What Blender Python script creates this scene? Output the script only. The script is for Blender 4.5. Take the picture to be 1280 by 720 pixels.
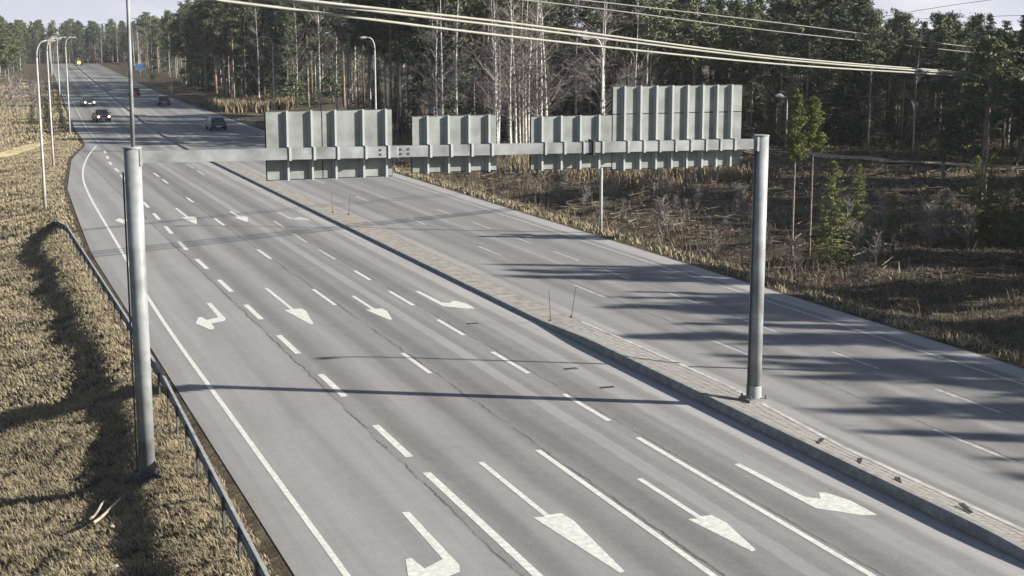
import bpy, bmesh, math, random
import numpy as np
from mathutils import Vector, Matrix
for o in list(bpy.data.objects): bpy.data.objects.remove(o)
S = bpy.context.scene
COL = S.collection
R = math.radians
rng = np.random.default_rng(7)
random.seed(7)

# ------------------------------------------------------------------ camera, sky, sun, exposure
CAM_H = 10.3; YAW = R(21.17); PITCH = math.atan(315/1770)
cd = bpy.data.cameras.new('camera'); cam = bpy.data.objects.new('camera', cd); COL.objects.link(cam)
cd.sensor_width = 36; cd.lens = 36*1770/1280; cd.clip_start = .5; cd.clip_end = 6000
cam.location = (0, 0, CAM_H); cam.rotation_euler = (R(90)-PITCH, 0, -YAW)
S.camera = cam
SUN_EL = R(24.6); SUN_DIR = Vector((.874*math.cos(SUN_EL), -.485*math.cos(SUN_EL), math.sin(SUN_EL))).normalized()  # towards the sun
W = bpy.data.worlds.new('World'); S.world = W; W.use_nodes = True
nt = W.node_tree; nt.nodes.clear()
def wn(t, **k):
    n = nt.nodes.new(t)
    for a, v in k.items(): setattr(n, a, v)
    return n
sky = wn('ShaderNodeTexSky', sky_type='NISHITA', sun_disc=False, sun_elevation=SUN_EL, sun_rotation=math.atan2(.874, -.485),
         altitude=20, air_density=1.0, dust_density=1.0, ozone_density=1.0)
bg = wn('ShaderNodeBackground'); bg.inputs['Strength'].default_value = .05
tc = wn('ShaderNodeTexCoord'); mp = wn('ShaderNodeMapping'); mp.inputs['Scale'].default_value = (7, 7, 22)
nz = wn('ShaderNodeTexNoise'); nz.inputs['Scale'].default_value = 1.0; nz.inputs['Detail'].default_value = 6; nz.inputs['Roughness'].default_value = .55
rp = wn('ShaderNodeValToRGB'); rp.color_ramp.elements[0].position = .55; rp.color_ramp.elements[1].position = .70
mx = wn('ShaderNodeMix', data_type='RGBA'); mx.inputs['B'].default_value = (6.4, 6.3, 6.5, 1)
hz = wn('ShaderNodeMix', data_type='RGBA'); hz.inputs['B'].default_value = (4.7, 4.9, 5.7, 1)         # pale hazy air low over the horizon, all round
sp_ = wn('ShaderNodeSeparateXYZ'); mr = wn('ShaderNodeMapRange', interpolation_type='SMOOTHSTEP')
mr.inputs['From Min'].default_value = .015; mr.inputs['From Max'].default_value = .10; mr.inputs['To Min'].default_value = 1.0; mr.inputs['To Max'].default_value = 0.0
cl = wn('ShaderNodeMath', operation='MULTIPLY')
out = wn('ShaderNodeOutputWorld'); LK = nt.links.new
LK(tc.outputs['Generated'], mp.inputs['Vector']); LK(mp.outputs[0], nz.inputs['Vector']); LK(tc.outputs['Generated'], sp_.inputs[0]); LK(sp_.outputs[2], mr.inputs['Value'])
LK(nz.outputs[0], rp.inputs[0]); LK(sky.outputs[0], hz.inputs['A']); LK(mr.outputs[0], hz.inputs['Factor'])
LK(rp.outputs[0], cl.inputs[0]); cl.inputs[1].default_value = .8
LK(cl.outputs[0], mx.inputs['Factor']); LK(hz.outputs['Result'], mx.inputs['A']); LK(mx.outputs['Result'], bg.inputs[0]); LK(bg.outputs[0], out.inputs[0])
sl = bpy.data.lights.new('sun', 'SUN'); sl.energy = 5.0; sl.angle = R(.5); sl.color = (1, .94, .84)
so = bpy.data.objects.new('sun', sl); COL.objects.link(so); so.rotation_euler = SUN_DIR.to_track_quat('Z', 'Y').to_euler(); so.location = (60, -40, 60)
S.view_settings.view_transform = 'Standard'; S.view_settings.look = 'None'; S.view_settings.gamma = 1; S.view_settings.use_curve_mapping = False
S.view_settings.exposure = 1.5

# ------------------------------------------------------------------ node helpers and materials
def N(nt, t, ins=None, **k):
    n = nt.nodes.new(t)
    for a, v in k.items(): setattr(n, a, v)
    for a, v in (ins or {}).items():
        if isinstance(v, bpy.types.NodeSocket): nt.links.new(v, n.inputs[a])
        else: n.inputs[a].default_value = v
    return n
def math_(nt, op, a, b=0.0, clamp=False):
    n = nt.nodes.new('ShaderNodeMath'); n.operation = op; n.use_clamp = clamp
    for i, v in enumerate((a, b)):
        if isinstance(v, bpy.types.NodeSocket): nt.links.new(v, n.inputs[i])
        else: n.inputs[i].default_value = v
    return n.outputs[0]
def mixc(nt, f, a, b):
    n = nt.nodes.new('ShaderNodeMix'); n.data_type = 'RGBA'
    for k, v in (('Factor', f), ('A', a), ('B', b)):
        if isinstance(v, bpy.types.NodeSocket): nt.links.new(v, n.inputs[k])
        else: n.inputs[k].default_value = v if k == 'Factor' else (*v, 1)
    return n.outputs['Result']
def ramp(nt, f, p0, p1, c0=(0,0,0), c1=(1,1,1)):
    n = nt.nodes.new('ShaderNodeValToRGB'); e = n.color_ramp.elements
    e[0].position = p0; e[1].position = p1; e[0].color = (*c0, 1); e[1].color = (*c1, 1)
    nt.links.new(f, n.inputs[0]); return n.outputs[0]
def noise(nt, vec, scale, detail=4, rough=.6):
    return N(nt, 'ShaderNodeTexNoise', {'Vector': vec, 'Scale': scale, 'Detail': detail, 'Roughness': rough}).outputs[0]
MATS = {}
def mat(name, col, rough=.8, metal=0.0, var=.25, scale=6.0, attr=False, obj=0.0, bump=0.0, col2=None, spec=.3, bscale=None):
    """procedural material: colour varied by noise, by the blade's own number (attr) and by object"""
    m = bpy.data.materials.new(name); m.use_nodes = True; t = m.node_tree; t.nodes.clear()
    o = N(t, 'ShaderNodeOutputMaterial'); p = N(t, 'ShaderNodeBsdfPrincipled', {'Roughness': rough, 'Metallic': metal})
    p.inputs['Specular IOR Level'].default_value = spec
    c = N(t, 'ShaderNodeTexCoord').outputs['Object']
    n1 = noise(t, c, scale)
    c2 = col2 or tuple(x*(1-var*1.6) for x in col)
    f = ramp(t, n1, .35, .68)
    if attr:
        a = N(t, 'ShaderNodeAttribute', attribute_name='rnd').outputs['Fac']
        f = math_(t, 'ADD', math_(t, 'MULTIPLY', a, .6), math_(t, 'MULTIPLY', f, .4))
    base = mixc(t, f, c2, tuple(min(1, x*(1+var*.6)) for x in col))
    if obj:
        r = N(t, 'ShaderNodeObjectInfo').outputs['Random']
        v = math_(t, 'ADD', math_(t, 'MULTIPLY', r, obj), 1-obj*.5)
        base = N(t, 'ShaderNodeHueSaturation', {'Value': v, 'Color': base}).outputs[0]
    t.links.new(base, p.inputs['Base Color'])
    if bump:
        b = N(t, 'ShaderNodeBump', {'Strength': bump, 'Height': noise(t, c, bscale or scale*6, 6), 'Distance': .02}); t.links.new(b.outputs[0], p.inputs['Normal'])
    t.links.new(p.outputs[0], o.inputs[0]); MATS[name] = m; return m
def emit(name, col, strength):
    m = bpy.data.materials.new(name); m.use_nodes = True; t = m.node_tree; t.nodes.clear()
    o = N(t, 'ShaderNodeOutputMaterial'); e = N(t, 'ShaderNodeEmission', {'Color': (*col, 1), 'Strength': strength}); t.links.new(e.outputs[0], o.inputs[0]); return m

def asphalt(name, base, stripes, seams, crossings):
    """u = metres across the road, v = metres along it: worn wheel tracks, dust along kerbs, tarred seams and cracks, painted-in cable shadows"""
    m = bpy.data.materials.new(name); m.use_nodes = True; t = m.node_tree; t.nodes.clear()
    o = N(t, 'ShaderNodeOutputMaterial'); p = N(t, 'ShaderNodeBsdfPrincipled', {'Roughness': .85}); p.inputs['Specular IOR Level'].default_value = .25
    uv = N(t, 'ShaderNodeUVMap', uv_map='UVMap').outputs[0]
    sx = N(t, 'ShaderNodeSeparateXYZ', {'Vector': uv}); u, v = sx.outputs[0], sx.outputs[1]
    big = noise(t, uv, .35, 5); fine = noise(t, uv, 14, 4, .8); mid = noise(t, uv, 2.6, 7, .75)
    st = N(t, 'ShaderNodeMapping', {'Vector': uv, 'Scale': (1.6, .05, 1)}).outputs[0]
    streak = noise(t, st, 1.4, 5, .6)
    val = math_(t, 'ADD', math_(t, 'MULTIPLY', big, .22), math_(t, 'MULTIPLY', fine, .75))
    val = math_(t, 'ADD', val, math_(t, 'MULTIPLY', mid, .4)); val = math_(t, 'ADD', val, math_(t, 'MULTIPLY', streak, .5))
    val = math_(t, 'ADD', math_(t, 'MULTIPLY', math_(t, 'SUBTRACT', val, .935), 1.05), 1.0)      # about 1
    wob = math_(t, 'MULTIPLY', math_(t, 'SUBTRACT', noise(t, N(t, 'ShaderNodeMapping', {'Vector': uv, 'Scale': (.2, 1, 1)}).outputs[0], .9, 4), .5), 1.0)
    for (u0, w, amt, soft) in stripes:                      # lighter or darker long bands
        d = math_(t, 'ABSOLUTE', math_(t, 'SUBTRACT', math_(t, 'ADD', u, math_(t, 'MULTIPLY', wob, .18)), u0))
        k = N(t, 'ShaderNodeMapRange', {'Value': d, 'From Min': w/2-soft, 'From Max': w/2+soft, 'To Min': amt, 'To Max': 0.0}, interpolation_type='SMOOTHSTEP').outputs[0]
        val = math_(t, 'ADD', val, math_(t, 'MULTIPLY', k, math_(t, 'ADD', math_(t, 'MULTIPLY', streak, .9), .55)))
    col = N(t, 'ShaderNodeMix', {'Factor': 1.0, 'A': (*base, 1)}, data_type='RGBA', blend_type='MULTIPLY')
    cmb = N(t, 'ShaderNodeCombineColor', {0: val, 1: val, 2: val}); t.links.new(cmb.outputs[0], col.inputs['B'])
    c = col.outputs['Result']
    crack_shadow = None
    for (u0, w) in seams:
        jag = math_(t, 'MULTIPLY', math_(t, 'SUBTRACT', noise(t, N(t, 'ShaderNodeMapping', {'Vector': uv, 'Scale': (.01, 1, 1), 'Location': (u0, 0, 0)}).outputs[0], .8, 5, .7), .5), .38)
        d = math_(t, 'ABSOLUTE', math_(t, 'SUBTRACT', math_(t, 'ADD', u, jag), u0))
        k = N(t, 'ShaderNodeMapRange', {'Value': d, 'From Min': w*.4, 'From Max': w, 'To Min': 1.0, 'To Max': 0.0}).outputs[0]
        crack_shadow = k if crack_shadow is None else math_(t, 'MAXIMUM', crack_shadow, k)
    for (v0, u0, u1, w) in crossings:
        jag = math_(t, 'MULTIPLY', math_(t, 'SUBTRACT', noise(t, N(t, 'ShaderNodeMapping', {'Vector': uv, 'Scale': (1, .01, 1), 'Location': (0, v0, 0)}).outputs[0], .7, 5, .65), .5), 1.6)
        d = math_(t, 'ABSOLUTE', math_(t, 'SUBTRACT', math_(t, 'ADD', v, jag), v0))
        k = N(t, 'ShaderNodeMapRange', {'Value': d, 'From Min': w*.4, 'From Max': w, 'To Min': .8, 'To Max': 0.0}).outputs[0]
        g = math_(t, 'MULTIPLY', math_(t, 'GREATER_THAN', u, u0), math_(t, 'LESS_THAN', u, u1))
        crack_shadow = math_(t, 'MAXIMUM', crack_shadow, math_(t, 'MULTIPLY', k, g)) if crack_shadow is not None else math_(t, 'MULTIPLY', k, g)
    if crack_shadow is not None: c = mixc(t, math_(t, 'MULTIPLY', crack_shadow, ramp(t, noise(t, uv, .5, 4, .7), .36, .56, (.12,.12,.12), (.85,.85,.85))), c, (.045, .043, .043))
    t.links.new(c, p.inputs['Base Color'])
    b = N(t, 'ShaderNodeBump', {'Strength': .35, 'Height': fine, 'Distance': .01}); t.links.new(b.outputs[0], p.inputs['Normal'])
    t.links.new(p.outputs[0], o.inputs[0]); return m

M_ASPH_L = asphalt('asphalt_worn', (.152, .1485, .1465),
    [(7.75, 3.6, .13, .06), (13.0+1.45, 2.7, -.05, .05), (5.9, .8, .10, .2), (14.95, .42, .34, .05), (17.55, .55, .26, .1), (18.75, .8, .5, .12), (11.35, .9, .16, .3), (12.25, .55, -.2, .2), (13.75, .6, -.22, .15),
     (16.5, .6, -.22, .2), (10.4, .55, -.2, .2), (7.2, .8, .10, .3), (9.0, .8, .08, .3), (15.6, .25, .14, .05), (8.1, .5, -.08, .25)],
    [(9.55, .045), (13.22, .05), (16.12, .04)],
    [(62.5, 12.5, 19.2, .05), (83, 9.6, 19, .06), (97, 6.5, 18, .07), (104, 6.5, 18, .06), (110, 7, 17, .07), (47.2, 16, 19.2, .03), (128, 10, 19, .09)])  # the three close-set crossings are cable shadows painted into the colour, the others cracks
M_ASPH_R = asphalt('asphalt_grey', (.147, .1435, .142), [(21.0, .5, .4, .12), (22.1, .9, .2, .3), (22.9, .5, -.16, .2), (24.6, .6, -.18, .3), (25.3, .4, .2, .1), (30.2, .9, .55, .1), (27.2, .6, -.15, .3), (28.2, .7, .12, .3)],
    [(23.75, .035), (26.6, .03)], [(56, 21, 30, .035), (83, 21, 28, .06), (47.5, 21, 25, .03)])
M_PAINT = mat('road_paint_white', (.45, .45, .41), .7, var=.2, scale=7, col2=(.34, .337, .32))
M_PAINT_W = mat('road_paint_worn', (.33, .33, .315), .75, var=.2, scale=4, col2=(.21, .208, .2))
M_KERB2 = mat('pale_kerb_concrete', (.34, .33, .305), .85, var=.2, scale=3, bump=.3)
M_KERB = mat('kerb_concrete', (.21, .206, .198), .85, var=.2, scale=3, bump=.3)
M_SAND = mat('median_sand', (.225, .21, .186), .95, var=.22, scale=2.2, bump=.5, bscale=30)
M_PAVER = mat('paver_concrete', (.205, .196, .182), .9, var=.2, scale=5, obj=.22, bump=.3)
M_STEEL = mat('galvanised_steel', (.26, .27, .28), .6, .05, var=.15, scale=4, spec=.5)
M_STEEL_POST = mat('galvanised_post', (.205, .217, .223), .6, .0, var=.3, scale=1.3, spec=.5)
M_RAIL = mat('galvanised_rail', (.16, .16, .165), .7, .05, var=.2, scale=3, spec=.5)
M_POSTD = mat('rail_post_steel', (.13, .13, .135), .6, .4, var=.2, scale=3)
M_ALU = mat('aluminium_panel', (.20, .216, .207), .7, .0, var=.22, scale=1.6, spec=.4)
M_ALUP = mat('aluminium_profile', (.30, .325, .315), .6, .0, var=.06, scale=3, spec=.4)
M_SEAM = mat('dark_rubber_joint', (.05, .05, .055), .8, var=.2)
M_LAMP = mat('lamp_pole_galvanised', (.30, .295, .275), .6, .1, var=.15, scale=2)
M_HEAD = mat('lamp_housing', (.30, .30, .29), .5, .2, var=.1)
M_GLASS = mat('lamp_glass', (.55, .56, .55), .15, var=.05, spec=.6)
M_CABLE = mat('pale_cable_sheath', (.225, .22, .19), .7, var=.1, scale=1)
M_WIRE = mat('grey_wire', (.13, .13, .115), .7, var=.1, scale=1)
M_BARK_P = mat('pine_bark', (.27, .21, .175), .95, var=.3, scale=7, obj=.4)
M_BARK_D = mat('spruce_bark', (.20, .18, .16), .95, var=.3, scale=7, obj=.4)
M_BIRCH = mat('birch_bark', (.55, .53, .50), .9, var=.3, scale=5, obj=.4, col2=(.12, .11, .10))
M_TWIG = mat('bare_twig', (.20, .175, .165), .95, var=.25, scale=4, obj=.3)
M_PINE = mat('pine_needles', (.092, .108, .052), .8, var=.35, scale=1.5, attr=True, obj=.45)
M_SPRUCE = mat('spruce_needles', (.062, .082, .042), .8, var=.35, scale=1.5, attr=True, obj=.45)
M_YOUNG = mat('young_pine_needles', (.13, .155, .04), .8, var=.35, scale=2, attr=True, obj=.3)
M_STRAW = mat('dead_straw', (.24, .20, .126), .95, var=.4, scale=1.1, attr=True, col2=(.06, .053, .04))
M_STRAW2 = mat('dead_meadow_straw', (.175, .14, .09), .95, var=.4, scale=.3, attr=True, col2=(.035, .03, .025))
M_BRUSH = mat('bare_brush', (.15, .118, .088), .95, var=.4, scale=1, attr=True, col2=(.045, .037, .03))
M_RED = mat('red_marker', (.15, .06, .05), .8, var=.2)
M_WOOD = mat('weathered_stick', (.30, .26, .20), .9, var=.25, scale=8)
M_RUBBER = mat('rubber_scrap', (.045, .04, .038), .8, var=.2)
M_LITTER = mat('pale_litter', (.26, .24, .20), .8, var=.2)
M_IRON = mat('cast_iron_grate', (.05, .048, .046), .7, .3, var=.2)

# ------------------------------------------------------------------ mesh helpers
class MB:
    def __init__(s): s.v = []; s.f = []; s.r = []
    def box(s, x0, y0, z0, x1, y1, z1):
        b = len(s.v); s.v += [(x0,y0,z0),(x1,y0,z0),(x1,y1,z0),(x0,y1,z0),(x0,y0,z1),(x1,y0,z1),(x1,y1,z1),(x0,y1,z1)]
        s.f += [tuple(b+i for i in q) for q in ((0,3,2,1),(4,5,6,7),(0,1,5,4),(1,2,6,5),(2,3,7,6),(3,0,4,7))]; return s
    def tube(s, pts, rad, n=10, cap=True):
        pts = [Vector(p) for p in pts]
        rad = rad if isinstance(rad, (list, tuple)) else [rad]*len(pts)
        b = len(s.v)
        for i, p in enumerate(pts):
            d = (pts[min(i+1, len(pts)-1)]-pts[max(i-1, 0)]).normalized()
            a = Vector((0,0,1)) if abs(d.z) < .9 else Vector((1,0,0))
            e1 = d.cross(a).normalized(); e2 = d.cross(e1)
            for k in range(n):
                t = 2*math.pi*k/n; s.v.append(tuple(p+(e1*math.cos(t)+e2*math.sin(t))*rad[i]))
        for i in range(len(pts)-1):
            for k in range(n):
                k2 = (k+1) % n; s.f.append((b+i*n+k, b+i*n+k2, b+(i+1)*n+k2, b+(i+1)*n+k))
        if cap:
            s.f.append(tuple(b+k for k in range(n))); s.f.append(tuple(b+(len(pts)-1)*n+k for k in reversed(range(n))))
        return s
    def sweep(s, prof, path):
        """prof: (x, z) open outline; path: (x, y, z, scale_z)"""
        b = len(s.v); n = len(prof)
        for (x, y, z, k) in path:
            for (px, pz) in prof: s.v.append((x+px, y, z+pz*k))
        for i in range(len(path)-1):
            for j in range(n-1):
                s.f.append((b+i*n+j, b+i*n+j+1, b+(i+1)*n+j+1, b+(i+1)*n+j))
        return s
    def poly(s, pts, z0, z1):
        b = len(s.v); n = len(pts)
        s.v += [(x, y, z0) for x, y in pts]+[(x, y, z1) for x, y in pts]
        s.f.append(tuple(b+n+i for i in range(n))); s.f.append(tuple(b+i for i in reversed(range(n))))
        for i in range(n): j = (i+1) % n; s.f.append((b+i, b+j, b+n+j, b+n+i))
        return s
    def mesh(s, name, m=None, smooth=False):
        me = bpy.data.meshes.new(name); me.from_pydata(s.v, [], s.f)
        if m: me.materials.append(m)
        bm = bmesh.new(); bm.from_mesh(me); bmesh.ops.recalc_face_normals(bm, faces=bm.faces); bm.to_mesh(me); bm.free()
        if smooth: me.polygons.foreach_set('use_smooth', [True]*len(me.polygons))
        return me
def obj(name, me, parent=None, loc=(0,0,0), rot=(0,0,0)):
    o = bpy.data.objects.new(name, me); COL.objects.link(o); o.location = loc; o.rotation_euler = rot
    if parent: o.parent = parent
    return o
def part(name, mb, m, parent, smooth=False): return obj(name, mb.mesh(name, m, smooth), parent)
def tag(o, label=None, cat=None, group=None, kind=None):
    if label: o['label'] = label
    if cat: o['category'] = cat
    if group: o['group'] = group
    if kind: o['kind'] = kind
    return o
def empty(name, loc=(0,0,0), rz=0): 
    o = bpy.data.objects.new(name, None); COL.objects.link(o); o.location = loc; o.rotation_euler = (0,0,rz); o.empty_display_size = .2; return o
def copy_tree(o, parent=None):
    c = o.copy(); COL.objects.link(c); c.parent = parent
    for ch in o.children: copy_tree(ch, c)
    return c
def np_mesh(name, V, F, m, rnd=None, smooth=False):
    """V (n,3), F (k,3 or 4) numpy arrays, rnd per vertex"""
    me = bpy.data.meshes.new(name); k = F.shape[1]
    me.vertices.add(len(V)); me.vertices.foreach_set('co', V.astype(np.float32).ravel())
    me.loops.add(F.size); me.loops.foreach_set('vertex_index', F.astype(np.int32).ravel())
    me.polygons.add(len(F)); me.polygons.foreach_set('loop_start', np.arange(0, F.size, k, dtype=np.int32))
    if rnd is not None:
        a = me.attributes.new('rnd', 'FLOAT', 'POINT'); a.data.foreach_set('value', rnd.astype(np.float32))
    me.update(calc_edges=True); me.validate()
    me.materials.append(m)
    if smooth: me.polygons.foreach_set('use_smooth', [True]*len(me.polygons))
    return me

# ------------------------------------------------------------------ the lie of the land
def lerp_list(pts):
    xs = [p[0] for p in pts]; ys = [p[1] for p in pts]
    return lambda y: np.interp(y, xs, ys)
def cshift(y):                                   # the road bears right beyond 150 m
    y = np.asarray(y, float); t = np.clip((y-120)/60, 0, 1)
    return np.where(y < 180, .052*60*t*t*.5, .052*(y-150))
Lp = lambda y: lerp_list([(0,5.5),(70,5.45),(81,5.8),(101,6.5),(125,8.5),(141,10.8),(150,11.0),(900,11.0)])(y)+cshift(y)*np.clip((np.asarray(y)-125)/20,0,1)
Rp = lambda y: lerp_list([(0,30.7),(160,30.7),(260,28.2),(900,28.2)])(y)+cshift(y)
MedL = lambda y: 19.2+cshift(y)
MedR = lambda y: lerp_list([(0,20.35),(29,20.3),(33,20.6),(36,20.8),(41,20.75),(46,20.6),(52,20.55),(75,20.9),(105,20.55),(900,20.5)])(y)+cshift(y)
def vnoise(x, y, s, seed=0):
    x = np.asarray(x)*s+seed*17.3; y = np.asarray(y)*s+seed*7.1
    return (np.sin(x*1.7+np.sin(y*1.3))*np.sin(y*1.9+np.sin(x*.9))+.5*np.sin(x*3.7+y*2.1+1)*np.sin(y*4.3-x*1.1))/1.5
def ground_z(x, y):
    x = np.asarray(x, float); y = np.asarray(y, float)
    dl = Lp(y)-x; dr = x-Rp(y)
    steep = np.interp(y, [0, 85, 130, 160], [1, 1, .35, .2])
    zl = -.014-.08*np.clip(dl/1.1,0,1)-np.clip(dl-1.1,0,5)*.25*steep+np.clip(dl-9,0,60)*.01
    zr = -.016-.03*np.clip(dr/.8,0,1)-np.clip(dr-.8,0,4.5)*.24*np.interp(y,[0,120,170],[1,1,.25])+np.clip(dr-6,0,5)*.10+np.clip(dr-14,0,60)*.008
    bump = vnoise(x,y,.35)*.10+vnoise(x,y,.9,3)*.06
    z = np.where(dl > 0, zl+bump*np.clip((dl-.8)/2,0,1), np.where(dr > 0, zr+bump*2.0*np.clip((dr-1)/4,0,1), np.where((dl > -.7) | (dr > -.7), -.014, -.35)))
    return z
gx = np.concatenate([[-3000,-900,-300,-120,-60,-30,-15,-8], np.arange(-4,60,.5), np.arange(60,130,1.5), [135,150,180,240,400,900,3000]])
gy = np.concatenate([[-2000,-300,-60,-20,0], np.arange(8,140,.7), np.arange(140,320,2.5), np.arange(320,720,10), [760,900,1300,2500,4500]])
GX, GY = np.meshgrid(gx, gy); GZ = ground_z(GX, GY)
far_ = (np.abs(GX) > 300) | (GY > 800) | (GY < -30)
GZ = np.where(far_, -1.2, GZ)
V = np.stack([GX.ravel(), GY.ravel(), GZ.ravel()], 1); nx, ny = len(gx), len(gy)
I = np.arange(nx*ny).reshape(ny, nx)
F = np.stack([I[:-1,:-1].ravel(), I[:-1,1:].ravel(), I[1:,1:].ravel(), I[1:,:-1].ravel()], 1)
def ground_mat():
    m = bpy.data.materials.new('rough_dry_ground'); m.use_nodes = True; t = m.node_tree; t.nodes.clear()
    o = N(t, 'ShaderNodeOutputMaterial'); p = N(t, 'ShaderNodeBsdfPrincipled', {'Roughness': .95}); p.inputs['Specular IOR Level'].default_value = .1
    c = N(t, 'ShaderNodeTexCoord').outputs['Object']
    st = N(t, 'ShaderNodeMapping', {'Vector': c, 'Scale': (.35, 1.2, 1), 'Rotation': (0, 0, R(-12))}).outputs[0]
    a = noise(t, st, .45, 8, .7); b = noise(t, c, 2.5, 6, .7); d = noise(t, c, .05, 3)
    c1 = mixc(t, ramp(t, a, .40, .60), (.028, .023, .019), (.098, .077, .052))
    c2 = mixc(t, ramp(t, b, .42, .62), (.034, .028, .022), (.108, .086, .056))
    col = mixc(t, .5, c1, c2)
    col = mixc(t, ramp(t, d, .55, .72, (0,0,0), (.55,.55,.55)), col, (.07, .075, .035))
    t.links.new(col, p.inputs['Base Color'])
    bm_ = N(t, 'ShaderNodeBump', {'Strength': .9, 'Height': math_(t, 'ADD', a, b), 'Distance': .25}); t.links.new(bm_.outputs[0], p.inputs['Normal'])
    t.links.new(p.outputs[0], o.inputs[0]); return m
ground = tag(obj('ground', np_mesh('ground', V, F, ground_mat(), smooth=True)), kind='structure')

def strip(name, lf, rf, ys, z, m, skirt=.3, uvl=None):
    mb = MB(); n = len(ys); uv = []
    for y in ys:
        l, r = float(lf(y)), float(rf(y)); mb.v += [(l,y,z-skirt),(l,y,z),(r,y,z),(r,y,z-skirt)]
        c = float(cshift(y)); uv += [(l-c,y),(l-c,y),(r-c,y),(r-c,y)]
    for i in range(n-1):
        for j in range(3): mb.f.append((i*4+j, i*4+j+1, i*4+4+j+1, i*4+4+j))
    me = bpy.data.meshes.new(name); me.from_pydata(mb.v, [], mb.f); me.materials.append(m)
    u = me.uv_layers.new(name='UVMap')
    for lp in me.loops: u.data[lp.index].uv = uv[lp.vertex_index]
    bm = bmesh.new(); bm.from_mesh(me); bmesh.ops.recalc_face_normals(bm, faces=bm.faces); bm.to_mesh(me); bm.free()
    if me.polygons[1].normal.z < 0: me.flip_normals()
    return tag(obj(name, me), kind='structure')
ys_road = np.concatenate([np.arange(2,160,3.0), np.arange(160,580,12.0)])
road_l = strip('road_towards_camera', Lp, lambda y: MedL(y)+.05, ys_road, 0.0, M_ASPH_L)
road_r = strip('road_away_from_camera', lambda y: MedR(y)-.05, Rp, ys_road, 0.0, M_ASPH_R)
# side road on the right, sand path on the left, footpath across the clearing
def ribbon(name, pts, w, m, dz=.03, zf=None):
    mb = MB(); P = [Vector((p[0], p[1], 0)) for p in pts]
    for i, p in enumerate(P):
        d = (P[min(i+1,len(P)-1)]-P[max(i-1,0)]).normalized(); nrm = Vector((-d.y, d.x, 0))
        for s_ in (-1, -.5, 0, .5, 1):
            q = p+nrm*(w/2*s_); z = zf if zf is not None else float(max(ground_z(q.x+a, q.y+b) for a in (-.5,0,.5) for b in (-.5,0,.5)))
            mb.v.append((q.x, q.y, z+dz))
    for i in range(len(P)-1):
        for j in range(4): b = i*5+j; mb.f.append((b, b+5, b+6, b+1))
    me = mb.mesh(name, m)
    if me.polygons[0].normal.z < 0: me.flip_normals()
    return tag(obj(name, me), kind='structure')
def dense(pts, step=1.0):
    o = []
    for (a, b) in zip(pts[:-1], pts[1:]):
        n = max(1, int(math.dist(a, b)/step)); o += [(a[0]+(b[0]-a[0])*i/n, a[1]+(b[1]-a[1])*i/n) for i in range(n)]
    return o+[pts[-1]]
M_SIDE = mat('side_road_asphalt', (.115, .113, .112), .9, var=.15, scale=1.5)
M_PATHS = mat('yellow_sand_path', (.46, .39, .22), .95, var=.15, scale=1.2)
M_PATHG = mat('gravel_footpath', (.33, .265, .195), .95, var=.2, scale=1.2)
ribbon('side_road', dense([(31.2,178),(37,181),(46,184),(62,186),(90,188)], 2), 8, M_SIDE, .06, -.09)
ribbon('footpath', dense([(-20,331),(-2,333),(10,338),(22,346)], 2), 3, M_PATHG, .05)
ribbon('sand_path', dense([(-6,121),(0,130),(4,139),(7,148.5)], 1), 2.2, M_PATHS, .05)
ribbon('footpath', dense([(56,123),(66,121),(71.5,113),(74,104),(78,95),(86,84)], 1), 3.0, M_PATHG, .05)

# ------------------------------------------------------------------ median: kerbs, paving, sand
KH = lerp_list([(0,.12),(19.5,.12),(22.5,.27),(42.5,.27),(46.8,.12),(900,.12)])       # the left kerb stands taller round the gantry post
median = strip('median', lambda y: MedL(y)+.12, lambda y: MedR(y)-.12, np.concatenate([np.arange(10,160,1.5), np.arange(160,560,8)]), .06, M_SAND, .3)
def kerb_piece(name, xf, w, y0, y1, hf, m=M_KERB, side=1):
    mb = MB(); n = max(2, int((y1-y0)/6)+1); ys = np.linspace(y0, y1, n); ch = .025
    for y in ys:
        x = float(xf(y)); h = float(hf(y))
        pr = [(x,-.2),(x,h-ch),(x+ch,h),(x+w-ch,h),(x+w,h-ch),(x+w,-.2)]
        mb.v += [(a, y, b) for a, b in pr]
    for i in range(n-1):
        for j in range(5): b = i*6+j; mb.f.append((b, b+1, b+7, b+6))
    mb.f.append(tuple(range(6))); mb.f.append(tuple((n-1)*6+k for k in reversed(range(6))))
    return obj(name, mb.mesh(name, m), median)
y = 17.0
while y < 62:
    kerb_piece('kerb_stone', MedL, .2, y+.004, y+.996, KH); y += 1.0
y = 17.0
while y < 46:
    kerb_piece('kerb_stone', lambda q: MedR(q)-.2, .2, y+.004, y+.996, lambda q: .114, M_KERB2); y += 1.0
kl = kerb_piece('kerb', MedL, .2, 62, 556, KH)
kr = kerb_piece('kerb', lambda q: MedR(q)-.14, .14, 46.0, 556, lambda q: .062)
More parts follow.
